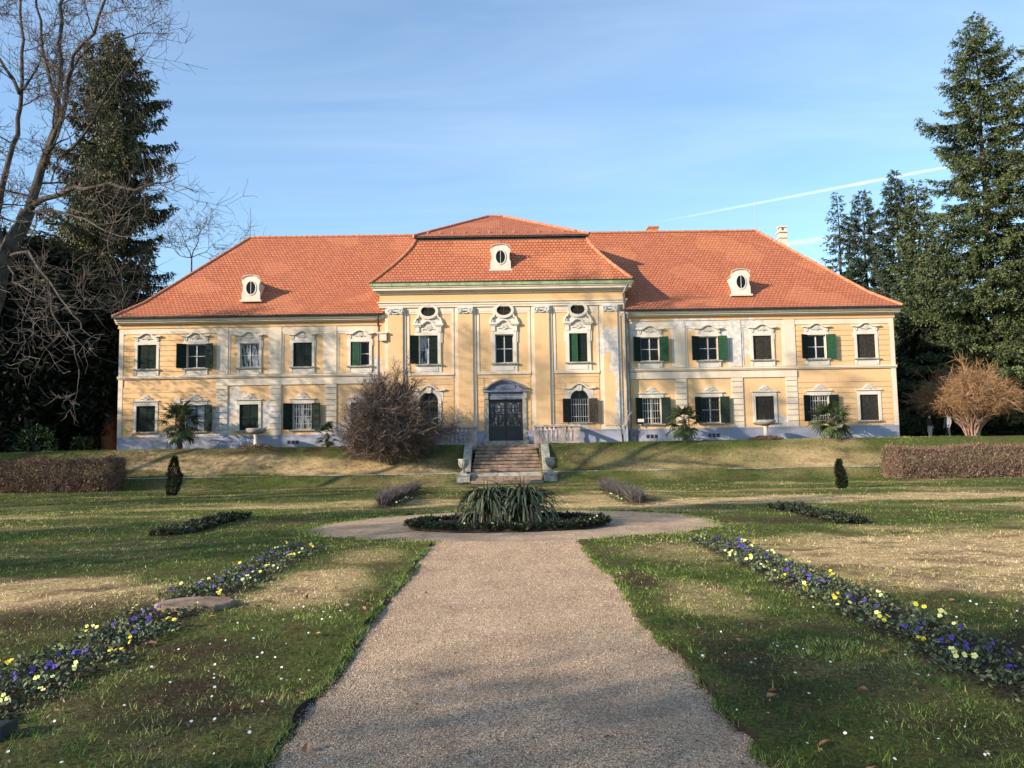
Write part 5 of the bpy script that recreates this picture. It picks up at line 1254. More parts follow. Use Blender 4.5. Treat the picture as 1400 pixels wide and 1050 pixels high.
def hedge(x0, x1, y0, y1, zt, label, n, seed, closed_end):
    rng = np.random.default_rng(seed)
    x = rng.uniform(x0, x1, n); s = rng.random(n); 
    # shell of a rounded hedge: front, top, back and the end face
    f = rng.random(n); yy = np.where(f < 0.48, y0, np.where(f < 0.80, rng.uniform(y0, y1, n), y1)); z = np.where(f < 0.48, rng.uniform(0, zt, n), np.where(f < 0.80, zt, rng.uniform(0, zt, n)))
    e = rng.random(n) < 0.10; x = np.where(e, closed_end, x); yy = np.where(e, rng.uniform(y0, y1, n), yy); z = np.where(e, rng.uniform(0, zt, n), z)
    topr = 0.35*sstep(zt*0.55, zt, z); ydir = np.sign((y0+y1)/2-yy); yy = yy+ydir*topr*(np.abs(yy-(y0+y1)/2) > (y1-y0)*0.3)
    w_ = 0.5*(fbm(x*0.8, z*1.2, seed, 3)-0.5); C = np.stack([x, yy-w_*(-ydir)*0+w_, z*(0.86+0.28*fbm(x*0.9, yy*0.9, seed+1, 3))], 1)
    C += rng.normal(size=(n, 3))*np.array([0.07, 0.09, 0.05]); C[:, 2] = np.maximum(C[:, 2], 0.02)
    D = rng.normal(size=(n, 3))*0.7+np.array([0, 0, 0.8])
    A = strips(C, D, rng.uniform(0.10, 0.28, n), rng.uniform(0.012, 0.024, n), np.clip(rng.normal(0.45, .25, n), 0, 1), rng, rng.normal(size=(n, 3))*0.05)
    m_ = int(n*0.9); i = rng.integers(0, n, m_)
    B = leaves(C[i]+rng.normal(size=(m_, 3))*0.06, rng.normal(size=(m_, 3)), rng.uniform(.05, .10, m_), rng.uniform(.03, .055, m_), np.clip(rng.normal(0.55, .28, m_), 0, 1), rng)
    V, F, T = merge([A, B]); t = thing('hedge', label, 'hedge', ((x0+x1)/2, (y0+y1)/2, 0))
    link('foliage', np_mesh('foliage', V, F, T), 'hedgetwig', t)
    mb = MB()
    rk = random.Random(seed); xx = x0+0.2
    while xx < x1-0.1:
        for q in range(3):
            yv = rk.uniform(y0+0.35, y1-0.35); mb.tube([(xx, yv, -0.05), (xx+rk.uniform(-.2, .2), yv+rk.uniform(-.15, .15), zt*0.5), (xx+rk.uniform(-.4, .4), yv+rk.uniform(-.3, .3), zt*0.92)], [0.03, 0.022, 0.01], 4)
        xx += 0.22
    mb.build('stem', 'twig', t)
hedge(-34, -21.0, 40.9, 43.1, 1.68, 'clipped brown winter hedge in the shade below the dark conifers', 26000, 5, -21.0)
hedge(20.9, 34, 40.4, 42.5, 1.52, 'clipped reddish winter hedge with a sunlit end, below the two people', 26000, 6, 20.9)

def column_bush(px, py, h, r, label, seed):
    rng = np.random.default_rng(seed); g = gnd(px, py, 0.03); n = 2600
    t = thing('columnar_conifer', label, 'conifer', (g.x, g.y, 0))
    z = rng.uniform(0.02, 1, n); a = rng.uniform(0, 6.28, n); rr = r*np.minimum(1, (1.03-z)*1.9)**0.8*np.minimum(1, 0.5+z*3)*1.05*(0.8+0.5*fbm(a*1.5, z*6, seed, 2))*np.sqrt(rng.uniform(.2, 1, n))
    P = np.stack([g.x+rr*np.cos(a)+0.05*h*z*(seed % 3-1)+0.035*np.sin(z*7+seed), g.y+rr*np.sin(a), z*h], 1)
    D = np.stack([np.cos(a)*.6, np.sin(a)*.6, rng.uniform(0.1, 1.0, n)], 1)
    V, F, T = leaves(P, D, rng.uniform(.07, .16, n), rng.uniform(.025, .05, n), rng.random(n), rng)
    link('crown', np_mesh('crown', V, F, T), 'yew', t); mb = MB(); mb.tube([(g.x, g.y, -0.05), (g.x, g.y, h*0.7)], [0.04, 0.015], 5); mb.build('trunk', 'bark', t)
column_bush(236, 678, 1.85, 0.27, 'small dark columnar conifer with bent tip on the lawn near the shaded hedge', 5)
column_bush(1151, 668, 1.25, 0.17, 'smaller dark columnar conifer alone on the sunny lawn beyond the straw-coloured turf', 6)

# ------------------------------------------------------------------ yuccas in the round bed
def ring_pts(a, b_, n): return [(BED[0]+a*math.cos(2*math.pi*k/n), BED[1]+b_*math.sin(2*math.pi*k/n)) for k in range(n)]
BED = (0.05, 20.6); BA, BB = 2.62, 1.6
mb = MB(); n = 48; lv = [(1.0, 0.0), (0.985, 0.05), (0.90, 0.09), (0.55, 0.13), (0.05, 0.15)]
for k, (s, z) in enumerate(lv): mb.v += [(x, y, z-0.02+0.03*vnoise(np.array(x*3.1), np.array(y*3.1), 2)) for x, y in ring_pts(BA*s, BB*s, n)]
for k in range(len(lv)-1):
    for i in range(n): j = (i+1) % n; mb.f.append((k*n+i, k*n+j, (k+1)*n+j, (k+1)*n+i))
mb.f.append(tuple((len(lv)-1)*n+i for i in range(n)))
tag(mb.build('flower_bed_soil', 'soil', None, True), kind='structure')
def yucca(cx, cy, n, label, seed, stalks):
    rng = np.random.default_rng(seed); t = thing('yucca_plant', label, 'yucca', (cx, cy, 0.2)); Vs = []; Fs = []; Ts = []; off = 0
    for k in range(n):
        a = rng.uniform(0, 2*math.pi); tier = k/n; el = R(78)-R(62)*tier+rng.normal(0, .10); L = rng.uniform(0.95, 1.32)*(0.70+0.30*min(1, tier*1.6)); w = rng.uniform(0.018, 0.031)
        h0 = 0.20+0.28*(1-tier)+rng.normal(0, .04); base = np.array([cx+0.08*math.cos(a), cy+0.08*math.sin(a), 0.15+h0]); d = np.array([math.cos(a), math.sin(a)])
        s = np.array([-math.sin(a), math.cos(a), 0]); p = base.copy(); e = el; m_ = 9; drp = rng.uniform(0.18, 0.40)+0.10*(1-tier)*(rng.random() < .8); yaw_ = rng.normal(0, .10); rows = []
        for j in range(m_):
            u = j/(m_-1); ww = w*(0.55+0.9*u*(1-u)*2)*(1 if u < .8 else (1-u)/.2*.95+.05); nrm_ = np.array([-math.sin(e)*d[0], -math.sin(e)*d[1], math.cos(e)])
            rows += [p-s*ww+nrm_*ww*.5, p.copy(), p+s*ww+nrm_*ww*.5]
            p = p+np.array([d[0]*math.cos(e)-d[1]*yaw_*u, d[1]*math.cos(e)+d[0]*yaw_*u, math.sin(e)])*L/(m_-1); e = max(e-drp*(0.5+1.5*u), R(-88)); p[2] = max(p[2], 0.14+0.03*j*0)
        Vs.append(np.array(rows)); f = []
        for j in range(m_-1):
            q = 3*j; f += [[q, q+1, q+4, q+3], [q+1, q+2, q+5, q+4]]
        Fs.append(np.array(f)+off); tv = np.full(3*m_, np.clip(rng.normal(.42, .20), 0, .84)); dead = rng.random(); tv[-3 if dead < .4 else -6:] = 1.0 if dead < .55 else tv[0]; tv[:] = .97 if (tier > .8 and dead > .75) else tv; Ts.append(tv); off += 3*m_
    link('leaves', np_mesh('leaves', np.concatenate(Vs), np.concatenate(Fs), np.concatenate(Ts)), 'yucca', t, True)
    mb = MB(); mb.tube([(cx, cy, 0.1), (cx, cy, 0.6)], [0.10, 0.07], 8); mb.build('trunk', 'palmtrunk', t)
    for (dx, h_) in stalks:
        mb = MB()
        for q in (-1, 1): mb.tube([(cx+dx+q*.03, cy, .5), (cx+dx+q*.04, cy, .5+h_*.6), (cx+dx+q*.05, cy, .5+h_)], [.028, .022, .006], 5)
        mb.build('flower_stalk', 'yucca', t)
yucca(-0.44, 20.6, 250, 'arching green yucca in the round bed, the one below the shrub-side urn', 3, [(-0.08, 0.72)])
yucca(0.50, 20.65, 250, 'arching green yucca with the tallest stalk in the round bed, below the sunlit urn', 4, [(-0.05, 0.82)])
yucca(0.05, 21.1, 120, 'low yucca half hidden between and behind the two big ones in the round bed', 5, [(0.0, 0.35)])

# ------------------------------------------------------------------ bedding plants, pansies, lavender (small copies)
def clump_mesh(name, n, r, h, ll, lw, rng):
    a = rng.uniform(0, 6.28, n); rr = r*np.sqrt(rng.random(n)); P = np.stack([rr*np.cos(a), rr*np.sin(a), h*rng.uniform(.15, .9, n)*(1-0.5*(rr/r)**2)], 1)
    D = np.stack([np.cos(a), np.sin(a), rng.uniform(.1, 1.2, n)], 1)+rng.normal(size=(n, 3))*.3
    return np_mesh(name, *leaves(P, D, rng.uniform(.7, 1.3, n)*ll, rng.uniform(.7, 1.3, n)*lw, rng.random(n), rng, 0.15))
def flower_mesh(rng, r):
    mb = MB()
    for k in range(5):
        a = 2*math.pi*k/5+rng.uniform(-.15, .15); c = (0.55*r*math.cos(a), 0.55*r*math.sin(a)); pts = []
        for j in range(8):
            b_ = 2*math.pi*j/8; pts.append((c[0]+r*.58*math.cos(b_), c[1]+r*.58*math.sin(b_), 0.12*r*math.sin(b_*2+k)+0.02*r*k))
        mb.face(pts)
    me = bpy.data.meshes.new('flower'); me.from_pydata(mb.v, [], mb.f); me.update(); return me
rf = np.random.default_rng(17)
LEAFM = [clump_mesh('leaves', 62, 0.17, 0.12, 0.055, 0.026, rf) for _ in range(4)]
for m_ in LEAFM: m_.materials.append(M['pansyleaf'])
DARKM = [clump_mesh('bedding_plant', 70, 0.13, 0.16, 0.085, 0.042, rf) for _ in range(3)]
for m_ in DARKM: m_.materials.append(M['darkplant'])
FLW = {}
for k in ('petal_y', 'petal_p', 'petal_v'):
    FLW[k] = [flower_mesh(rf, 0.022), flower_mesh(rf, 0.027)]
    for m_ in FLW[k]: m_.materials.append(M[k])
cdir = Vector((0, -1, 0.9))
def pansy(x, y, z, kind, label, group, nf, rk):
    t = thing('pansy', label, 'flower', (x, y, z), group); t.rotation_euler = (0, 0, rk.uniform(0, 6.28)); t.scale = (rk.uniform(.75, 1.15),)*3
    lo = bpy.data.objects.new('leaves', rk.choice(LEAFM)); COL.objects.link(lo); lo.parent = t
    for k in range(nf):
        fo = bpy.data.objects.new('flower', rk.choice(FLW[kind])); COL.objects.link(fo); fo.parent = t
        a = rk.uniform(0, 6.28); q = rk.uniform(0.01, .11); fo.location = (q*math.cos(a), q*math.sin(a), rk.uniform(.10, .17))
        d = Vector((rk.uniform(-.6, .6), rk.uniform(-1, 0.2), rk.uniform(.3, 1))); d.rotate(Matrix.Rotation(-t.rotation_euler[2], 3, 'Z')); fo.rotation_euler = d.to_track_quat('Z', 'Y').to_euler(); fo.scale = (rk.uniform(.75, 1.1),)*3
rk = random.Random(12)
def tz(x, y): return float(terrain(np.array([x]), np.array([y]))[0])
for (bx, y0, y1, side_) in ((-4.35, 5.75, 16.9, 'manhole row'), (4.4, 5.75, 16.9, 'straw side')):
    where = 'in the flower row that holds the stone cover' if bx < 0 else 'in the flower row beside the big straw-coloured turf'
    yv = y0
    while yv < y1:
        for j, dx in enumerate((-0.34, -0.12, 0.12, 0.34)):
            if rk.random() < 0.08: continue
            if bx < 0 and abs(yv-10.55) < 0.42: continue
            x = bx+dx+rk.uniform(-.07, .07); yy = yv+rk.uniform(-.1, .1)
            edge = j in (0, 3); kind = rk.choice(['petal_p', 'petal_p', 'petal_y']) if edge else 'petal_v'
            if edge and rk.random() < .06: kind = 'petal_v'
            nm = {'petal_y': 'bright yellow pansy', 'petal_p': 'pale yellow pansy', 'petal_v': 'violet pansy'}[kind]
            nf = rk.choice([0, 1, 2, 3, 4]) if edge else rk.choice([0, 0, 1, 2, 4])
            if nf == 0: 
                pansy(x, yy, tz(x, yy)-0.01, kind, 'pansy not yet in flower '+where, 'leafy pansies '+where, 0, rk)
            else: pansy(x, yy, tz(x, yy)-0.01, kind, nm+' '+where, nm+' plants '+where, nf, rk)
        yv += 0.33
def bedding(x, y, z, label, group, sc=1.0):
    o = bpy.data.objects.new('bedding_plant', rk.choice(DARKM)); COL.objects.link(o); o.location = (x, y, z); o.rotation_euler = (0, 0, rk.uniform(0, 6.28)); o.scale = (sc*rk.uniform(.8, 1.2),)*3; tag(o, label, 'plant', group)
for k in range(120):
    a = 2*math.pi*(k+rk.uniform(0, .6))/120; q = rk.choice([0.98, 0.95, 0.88, 0.78]); x, y = BED[0]+BA*q*math.cos(a), BED[1]+BB*q*math.sin(a)
    bedding(x, y, 0.045, 'low dark leafy plant at the rim of the round yucca bed', 'dark plants round the yucca bed', 1.1)
for k in range(26):
    a = rk.uniform(math.pi*0.95, math.pi*2.05); x, y = BED[0]+BA*.93*math.cos(a), BED[1]+BB*.93*math.sin(a)
    pansy(x, y, 0.06, rk.choice(['petal_p', 'petal_p', 'petal_y']), 'little yellow pansy at the rim of the round yucca bed', 'pansies round the yucca bed', 1, rk)
for (bx, lab) in ((-8.4, 'small dark plant in the low bed far to the shaded side of the round place'), (8.7, 'small dark plant in the low bed near the straw turf beyond the round place')):
    yv = 19.4
    while yv < 24.1:
        for dx in (-0.28, 0.0, 0.28):
            x = bx+dx+rk.uniform(-.06, .06); bedding(x, yv, tz(x, yv)-0.01, lab, 'dark bed plants, '+('shaded' if bx < 0 else 'sunny')+' side', 1.15)
        yv += 0.33
def lavender(seed):
    rng = np.random.default_rng(seed); n = 420; a = rng.uniform(0, 6.28, n); q = rng.uniform(0, 1, n)
    P = np.stack([.26*q*np.cos(a), .26*q*np.sin(a), rng.uniform(.02, .22, n)], 1); D = np.stack([np.cos(a)*q*.7, np.sin(a)*q*.7, np.full(n, 1.)], 1)+rng.normal(size=(n, 3))*.22
    me = np_mesh('lavender_plant', *strips(P, D, rng.uniform(.18, .46, n), .018, np.clip(rng.normal(.5, .25, n), 0, 1), rng, rng.normal(size=(n, 3))*.05)); me.materials.append(M['lavender']); return me
LV = [lavender(s) for s in (1, 2, 3)]
for bx, lab, grp in ((-4.3, 'grey-brown lavender clump in the row at the shrub side of the steps', 'lavender row, shrub side'), (4.7, 'grey-brown lavender clump in the row at the sunlit side of the steps', 'lavender row, sunlit side')):
    yv = 27.2
    while yv < 36.9:
        o = bpy.data.objects.new('lavender_plant', rk.choice(LV)); COL.objects.link(o); x = bx+rk.uniform(-.1, .1); o.location = (x, yv, tz(x, yv)); o.rotation_euler = (0, 0, rk.uniform(0, 6)); o.scale = (rk.uniform(.65, 1.0),)*3; tag(o, lab, 'lavender', grp)
        if rk.random() < 0.75 and yv < 31: pansy(bx-math.copysign(0.5, bx), yv, tz(bx, yv)-0.01, 'petal_p', 'pale yellow pansy at the foot of the '+('shrub-side' if bx < 0 else 'sunlit')+' lavender row', 'pansies by the '+('shrub-side' if bx < 0 else 'sunlit')+' lavender', 2, rk)
        yv += 0.50
# daisies and fallen leaves
def daisy_mesh():
    mb = MB()
    for k in range(9):
        a = 2*math.pi*k/9; mb.face([(0.0, 0.0, 0.001), (0.011*math.cos(a-.3), 0.011*math.sin(a-.3), .002), (0.013*math.cos(a), 0.013*math.sin(a), .001), (0.011*math.cos(a+.3), 0.011*math.sin(a+.3), .002)])
    me = bpy.data.meshes.new('daisy'); me.from_pydata(mb.v, [], mb.f); me.update(); me.materials.append(M['petal_w']); return me
DM = daisy_mesh(); rd = random.Random(44); nd = 0
def lawn_spot(x, y): 
    return not bool(inside_path(np.array([x]), np.array([y]))[0]) and abs(abs(x)-4.38) > 0.6
cl_ = [(3.0, 6.6, .9, .8), (2.9, 7.6, .8, .6), (3.6, 9.0, 1.0, 1.2), (-2.6, 7.2, .6, .9), (-3.0, 8.6, .8, 1.0), (-2.4, 9.6, .5, .8), (5.9, 9.4, .8, .5), (-2.6, 5.9, .5, .6), (2.6, 5.4, .4, .4), (6.5, 7.2, .5, .4)]
while nd < 110:
    cx_, cy_, sx_, sy_ = rd.choice(cl_); x, y = rd.gauss(cx_, sx_), rd.gauss(cy_, sy_)
    if y < 4.6 or not lawn_spot(x, y): continue
    o = bpy.data.objects.new('daisy', DM); COL.objects.link(o); o.location = (x, y, tz(x, y)+0.035); s_ = rd.uniform(.55, 1.15); o.scale = (s_,)*3; o.rotation_euler = (rd.uniform(.1, .8), rd.uniform(-.3, .3), rd.uniform(-.5, .5))
    tag(o, 'tiny white daisy in the shaded turf beside the gravel path', 'daisy', 'white daisies dotted over the near turf'); nd += 1
def dead_leaf_mesh(seed):
    r_ = random.Random(seed); mb = MB(); pts = []
    V = [(-.045, 0, 0), (-.02, .022, .012), (.015, .026, .010), (.05, 0, .004), (.015, -.026, .014), (-.02, -.020, .006)]
    V = [(x*r_.uniform(.8, 1.2), y*r_.uniform(.7, 1.3), z*r_.uniform(.5, 2)) for x, y, z in V]
    me = bpy.data.meshes.new('fallen_leaf'); me.from_pydata(V+[(0, 0, -0.002)], [], [(6, 0, 5), (6, 5, 4), (6, 4, 3), (6, 3, 2), (6, 2, 1), (6, 1, 0)]); me.update(); me.materials.append(M['deadleaf']); return me
DL = [dead_leaf_mesh(s) for s in range(3)]; nd = 0
while nd < 70:
    y = rd.uniform(4.9, 13); x = rd.uniform(-0.62, .62)*y
    onp = bool(inside_path(np.array([x]), np.array([y]))[0])
    if onp and rd.random() < .6: continue
    o = bpy.data.objects.new('fallen_leaf', rd.choice(DL)); COL.objects.link(o); o.location = (x, y, (0.012 if onp else tz(x, y)+0.03)); o.rotation_euler = (rd.uniform(-.4, .4), rd.uniform(-.4, .4), rd.uniform(0, 6)); o.scale = (rd.uniform(.6, 1.2),)*3
    tag(o, 'dry brown leaf fallen on the gravel path' if onp else 'dry brown leaf fallen on the near turf', 'leaf', 'dead leaves on the '+('path' if onp else 'turf')); nd += 1
# stone cover in the flower row, small stone block at the row's near end
mb = MB(); g = gnd(268, 826, 0.06); n = 22; rk2 = random.Random(4)
rim = [(g.x+0.52*math.cos(2*math.pi*k/n)*rk2.uniform(.94, 1.04), g.y+0.36*math.sin(2*math.pi*k/n)*rk2.uniform(.94, 1.04)) for k in range(n)]
lo_ = len(mb.v); mb.v += [(x, y, 0.02) for x, y in rim]+[(x, y, 0.085) for x, y in rim]+[(g.x+(x-g.x)*.95, g.y+(y-g.y)*.95, 0.098) for x, y in rim]
for k in range(n):
    j = (k+1) % n; mb.f += [(k, j, n+j, n+k), (n+k, n+j, 2*n+j, 2*n+k)]
mb.f.append(tuple(2*n+k for k in range(n)))
tag(mb.build('stone_cover', 'step', None), 'flat worn round stone cover lying across the pansy row', 'stone cover')
g = gnd(2, 1012, 0.03); mb = MB(); mb.box(g.x-0.16, g.x+0.02, g.y-0.05, g.y+0.14, 0.0, 0.13)
t = thing('garden_lamp', 'small grey ground lamp cut off by the edge at the end of the pansy row', 'lamp', (g.x, g.y, 0))
mb.build('lamp_body', 'iron', t, bevel=0.02); mb = MB(); mb.box(g.x+0.021, g.x+0.027, g.y-0.06, g.y+0.15, 0.02, 0.145); mb.build('lamp_rim', 'dkmetal', t, bevel=0.004)
# ------------------------------------------------------------------ conifers
def spruce(name, label, x, y, z, H, Rb, seed, mat, dens=1.0, low=0.03, spray=0.22, power=0.6, hang=0.35, trunkmat='bark', gap=0.0, perL=6.0, wide=1.0):
    """trunk, limbs, and on each limb many branchlets set with short needle sprays"""
    rng = np.random.default_rng(seed); t = thing(name, label, 'tree', (x, y, z))
    mb = MB(); k = 14
    mb.tube([(x+0.06*math.sin(i*1.7), y, z-0.2+(H*0.985)*i/k) for i in range(k+1)], [H*0.0125*(1-i/k)**0.9*(1.3 if i == 0 else 1)+0.015 for i in range(k+1)], 9); mb.build('trunk', trunkmat, t)
    lb = MB(); SP, SD, SL, ST = [], [], [], []
    nb = int(H*7.0*dens); sect = rng.uniform(0.72, 1.18, (9, 12))
    for b in range(nb):
        u = low+(0.99-low)*(b+rng.uniform(0, 1))/nb; zb = H*u; a = b*2.399+rng.uniform(-.5, .5)
        L = (Rb*(1-u)**power*min(1, (1-u)*8+0.2)+0.10)*rng.uniform(0.60, 1.10)*sect[int(u*8.99), int((a % 6.283)/6.284*12)]
        if rng.random() < gap: continue
        d = np.array([math.cos(a), math.sin(a), 0.0]); sd = np.array([-d[1], d[0], 0]); up = 0.45*u-0.08; droop = rng.uniform(0.16, 0.34)*(1-u*0.6)
        fz = lambda q: L*(up*q-droop*q**1.5+0.16*q**4)
        n = max(5, int(L*perL*dens)); q = rng.uniform(0.06, 1.0, n)**0.8; sg = rng.choice([-1, 1], n)
        P = d*(L*q)[:, None]; P[:, 2] = zb+fz(q); P += np.array([x, y, z])
        D = d*rng.uniform(.35, 1.0, n)[:, None]+sd*(sg*rng.uniform(.25, 1.15, n)*wide)[:, None]; D[:, 2] = -hang*rng.uniform(.1, 1.6, n)+0.10+0.35*(q > .9); D = unit(D)
        ln = (0.22*L*(1.05-q)+0.42)*rng.uniform(.6, 1.3, n)
        SP.append(P); SD.append(D); SL.append(ln); ST.append(np.clip(rng.normal(.40, .14, n)+rng.normal(0, .10)+.10*(q-.5), 0, 1))
        if b % 2 == 0 and L > 0.8: lb.tube([(x, y, z+zb), tuple(d*L*.5+np.array([x, y, z+zb+fz(.5)])), tuple(d*L*.95+np.array([x, y, z+zb+fz(.95)]))], [0.014*L+.008, 0.009*L+.006, .006], 4, False)
    P = np.concatenate(SP); D = np.concatenate(SD); L = np.concatenate(SL); T = np.concatenate(ST); m_ = np.maximum(4, (L/(spray*0.36)).astype(int)); i = np.repeat(np.arange(len(P)), m_); n = len(i)
    r = rng.random(n); Q = P[i]+D[i]*(L[i]*r)[:, None]; Q[:, 2] -= 0.22*L[i]*r*r*(hang+.3)
    lat = unit(np.cross(D[i], rng.normal(size=(n, 3)))); dd = D[i]*rng.uniform(.5, 1.0, n)[:, None]+lat*rng.uniform(.3, .85, n)[:, None]; dd[:, 2] -= hang*.35
    V, F, TT = leaves(Q, dd, rng.uniform(.7, 1.35, n)*spray, rng.uniform(.7, 1.3, n)*spray*.36, np.clip(T[i]+.22*(r-.4)+rng.normal(0, .10, n), 0, 1), rng, .10)
    link('crown', np_mesh('crown', V, F, TT), mat, t); lb.build('branch', 'bark', t); print(name, n)
    return t
def hang_conifer(name, label, x, y, z, H, Rb, seed, mat, n=26000, low=0.05, trunkmat='redbark', shape='column', tr=0.75, sz=0.55, group=None):
    """dense evergreen whose sprays hang in clumps: clump centres on the crown's volume, leaves round each"""
    rng = np.random.default_rng(seed); t = thing(name, label, 'tree', (x, y, z), group)
    mb = MB(); k = 12; mb.tube([(x+0.08*math.sin(i*2.1), y, z-0.2+(H*0.94)*i/k) for i in range(k+1)], [tr*((1-i/k)**0.9)*(1.35 if i == 0 else 1)+0.03 for i in range(k+1)], 12); mb.build('trunk', trunkmat, t, True)
    nc = n//26; u = rng.uniform(low, 1, nc)
    pr = (lambda v: np.minimum(1.0, (1.012-v)*3.0+0.02)**0.62*(0.80+0.16*np.sin(v*13+seed)+0.10*np.sin(v*29))*np.minimum(1, 0.70+v*1.2)) if shape == 'column' else (lambda v: np.sqrt(np.maximum(0.02, 1-((v-0.42)/0.60)**2)))
    a = rng.uniform(0, 6.28, nc); rr = Rb*pr(u)*np.sqrt(rng.uniform(0.12, 1.0, nc))*(0.55+0.90*fbm(a*2.6+seed, u*11, seed, 3))
    C = np.stack([x+rr*np.cos(a), y+rr*np.sin(a), z+u*H*0.985], 1); i = np.repeat(np.arange(nc), 26); m_ = len(i)
    sp = np.array([.55, .55, .95])*max(sz, 0.65)*1.25
    P = C[i]+rng.normal(size=(m_, 3))*sp*(0.55+0.45*(1-u[i]))[:, None]; D = rng.normal(size=(m_, 3))*.45+np.stack([np.cos(a[i])*.5, np.sin(a[i])*.5, np.full(m_, -.75 if shape == 'column' else -.15)], 1)
    ct = rng.normal(.42, .16, nc); T = np.clip(ct[i]+rng.normal(0, .16, m_), 0, 1)
    V, F, T = leaves(P, D, rng.uniform(.6, 1.35, m_)*sz, rng.uniform(.6, 1.2, m_)*sz*.34, T, rng, .12)
    link('crown', np_mesh('crown', V, F, T), mat, t)
    lb = MB()
    for k in range(26):
        v = rng.uniform(low+0.02, .9); aa = rng.uniform(0, 6.28); L = Rb*float(pr(np.array([v]))[0])*.8
        lb.tube([(x, y, z+v*H), (x+L*.5*math.cos(aa), y+L*.5*math.sin(aa), z+v*H+.15*L), (x+L*math.cos(aa), y+L*math.sin(aa), z+v*H+.05*L)], [tr*.16, tr*.1, .03], 5)
    lb.build('branch', 'bark', t); return t
def tree_at(px, ptop, Y): 
    a = at(px, ptop, Y); return a.x, a.z
for (px, pt, Y, Rr, sd, mt_, dn, pw, lab) in (
    (1330, 14, 57, 7.2, 11, 'spruce', 1.05, 0.58, 'tallest spruce, towering over the orange-brown shrub past the house corner'),
    (1430, 15, 54, 6.4, 12, 'spruce', 1.0, 0.55, 'spruce cut off by the photo edge, reaching in beside the tallest spruce'),
    (1222, 227, 70, 3.9, 13, 'farspruce', 1.05, 0.62, 'slim pointed spruce behind the roof corner, tallest of the far group'),
    (1252, 246, 66, 4.1, 14, 'spruce', 1.0, 0.6, 'spruce tucked between the slim pointed one and the tallest spruce'),
    (1178, 257, 76, 4.2, 15, 'farspruce', 1.0, 0.55, 'dark round-topped spruce in the middle of the far group behind the roof'),
    (1144, 260, 78, 4.9, 16, 'farspruce', 0.72, 0.72, 'thin feathery blue-green spruce at the house side of the far group'),
    (1284, 330, 72, 5.6, 17, 'spruce', 0.95, 0.6, 'shorter spruce filling the dark gap behind the two people')):
    x, zt = tree_at(px, pt, Y); spruce('spruce_tree', lab, x, Y, 2.1, zt-2.1, Rr, sd, M[mt_], dn, 0.02, 0.21 if sd < 13 else 0.27, pw, 0.45, 'bark', 0.03, 27.0 if sd != 16 else 15.0)
# dark evergreens under and behind the spruces
for (px, pt, Y, Rr, sd, lab) in ((1262, 420, 66.5, 3.0, 41, 'dark bushy evergreen right behind the two people'), (1312, 430, 68, 3.4, 42, 'dark bushy evergreen directly behind the orange-brown shrub'), (1378, 440, 64, 3.6, 43, 'dark bushy evergreen under the spruce at the edge of the photo'), (1236, 470, 74, 2.8, 44, 'dark evergreen wedged against the sunlit house corner')):
    x, zt = tree_at(px, pt, Y); hang_conifer('evergreen_tree', lab, x, Y, 2.1, zt-2.1, Rr, sd, M['yew'], 9000, 0.0, 'bark', 'round', 0.22, 0.6)
# left side
x, zt = tree_at(157, 36, 58)
spruce('columnar_conifer_tree', 'tall dark columnar conifer with hanging sprays beside the shaded house end', x, 58, 2.1, zt-2.1, 6.0, 51, M['thuja'], 1.1, 0.06, 0.27, 0.38, 1.25, 'bark', 0.02, 27.0, 0.8)
c = at(150, 612, 53.5)
mb = MB(); rk = random.Random(4)
hang_conifer('red_trunk_tree', 'dark yew with a flared red trunk close to the house end', c.x, 53.5, 2.0, 9.6, 2.3, 52, M['yew'], 9000, 0.30, 'redbark', 'round', 0.62, 0.55)
for (px, pt, Y, Rr, sd, lab, n) in ((22, 325, 52, 4.4, 53, 'broad dark evergreen behind the garden bench', 26000), (88, 335, 60, 4.2, 54, 'broad dark evergreen at the foot of the columnar conifer', 22000), (-75, 300, 55, 5.2, 55, 'broad dark evergreen cut off by the edge of the photo beyond the bench', 22000), (128, 405, 66, 3.4, 56, 'lower dark evergreen between the columnar conifer and the house end', 12000), (55, 430, 58, 3.6, 57, 'low dark evergreen filling the gap above the leafy shrub', 14000)):
    x, zt = tree_at(px, pt, Y); hang_conifer('evergreen_tree', lab, x, Y, 2.1, zt-2.1, Rr, sd, M['yew'], n, 0.0, 'bark', 'round', 0.35, 0.62)
# the far wood closes the horizon on both sides
def far_wood():
    rng = np.random.default_rng(9); parts = []
    for (x0, x1, y0, y1) in ((-150, -38, 92, 112), (44, 150, 92, 112), (-60, 60, 120, 135), (-150, -62, 30, 92), (66, 150, 40, 92)):
        n = 2600; cx = rng.uniform(x0, x1, n); cy = rng.uniform(y0, y1, n); cz = 1+11*rng.random(n)**0.8*(0.6+0.6*fbm(cx*.09, cy*.09, 5, 3)); i = np.repeat(np.arange(n), 8); m_ = len(i)
        P = np.stack([cx[i], cy[i], cz[i]], 1)+rng.normal(size=(m_, 3))*.9; parts.append(leaves(P, rng.normal(size=(m_, 3)), rng.uniform(.7, 1.5, m_), rng.uniform(.4, .8, m_), rng.random(m_), rng))
    V, F, T = merge(parts); o = link('far_wood', np_mesh('far_wood', V, F, T), 'yew'); tag(o, 'dark wood far behind the house closing the horizon', 'woods', kind='stuff')
far_wood()

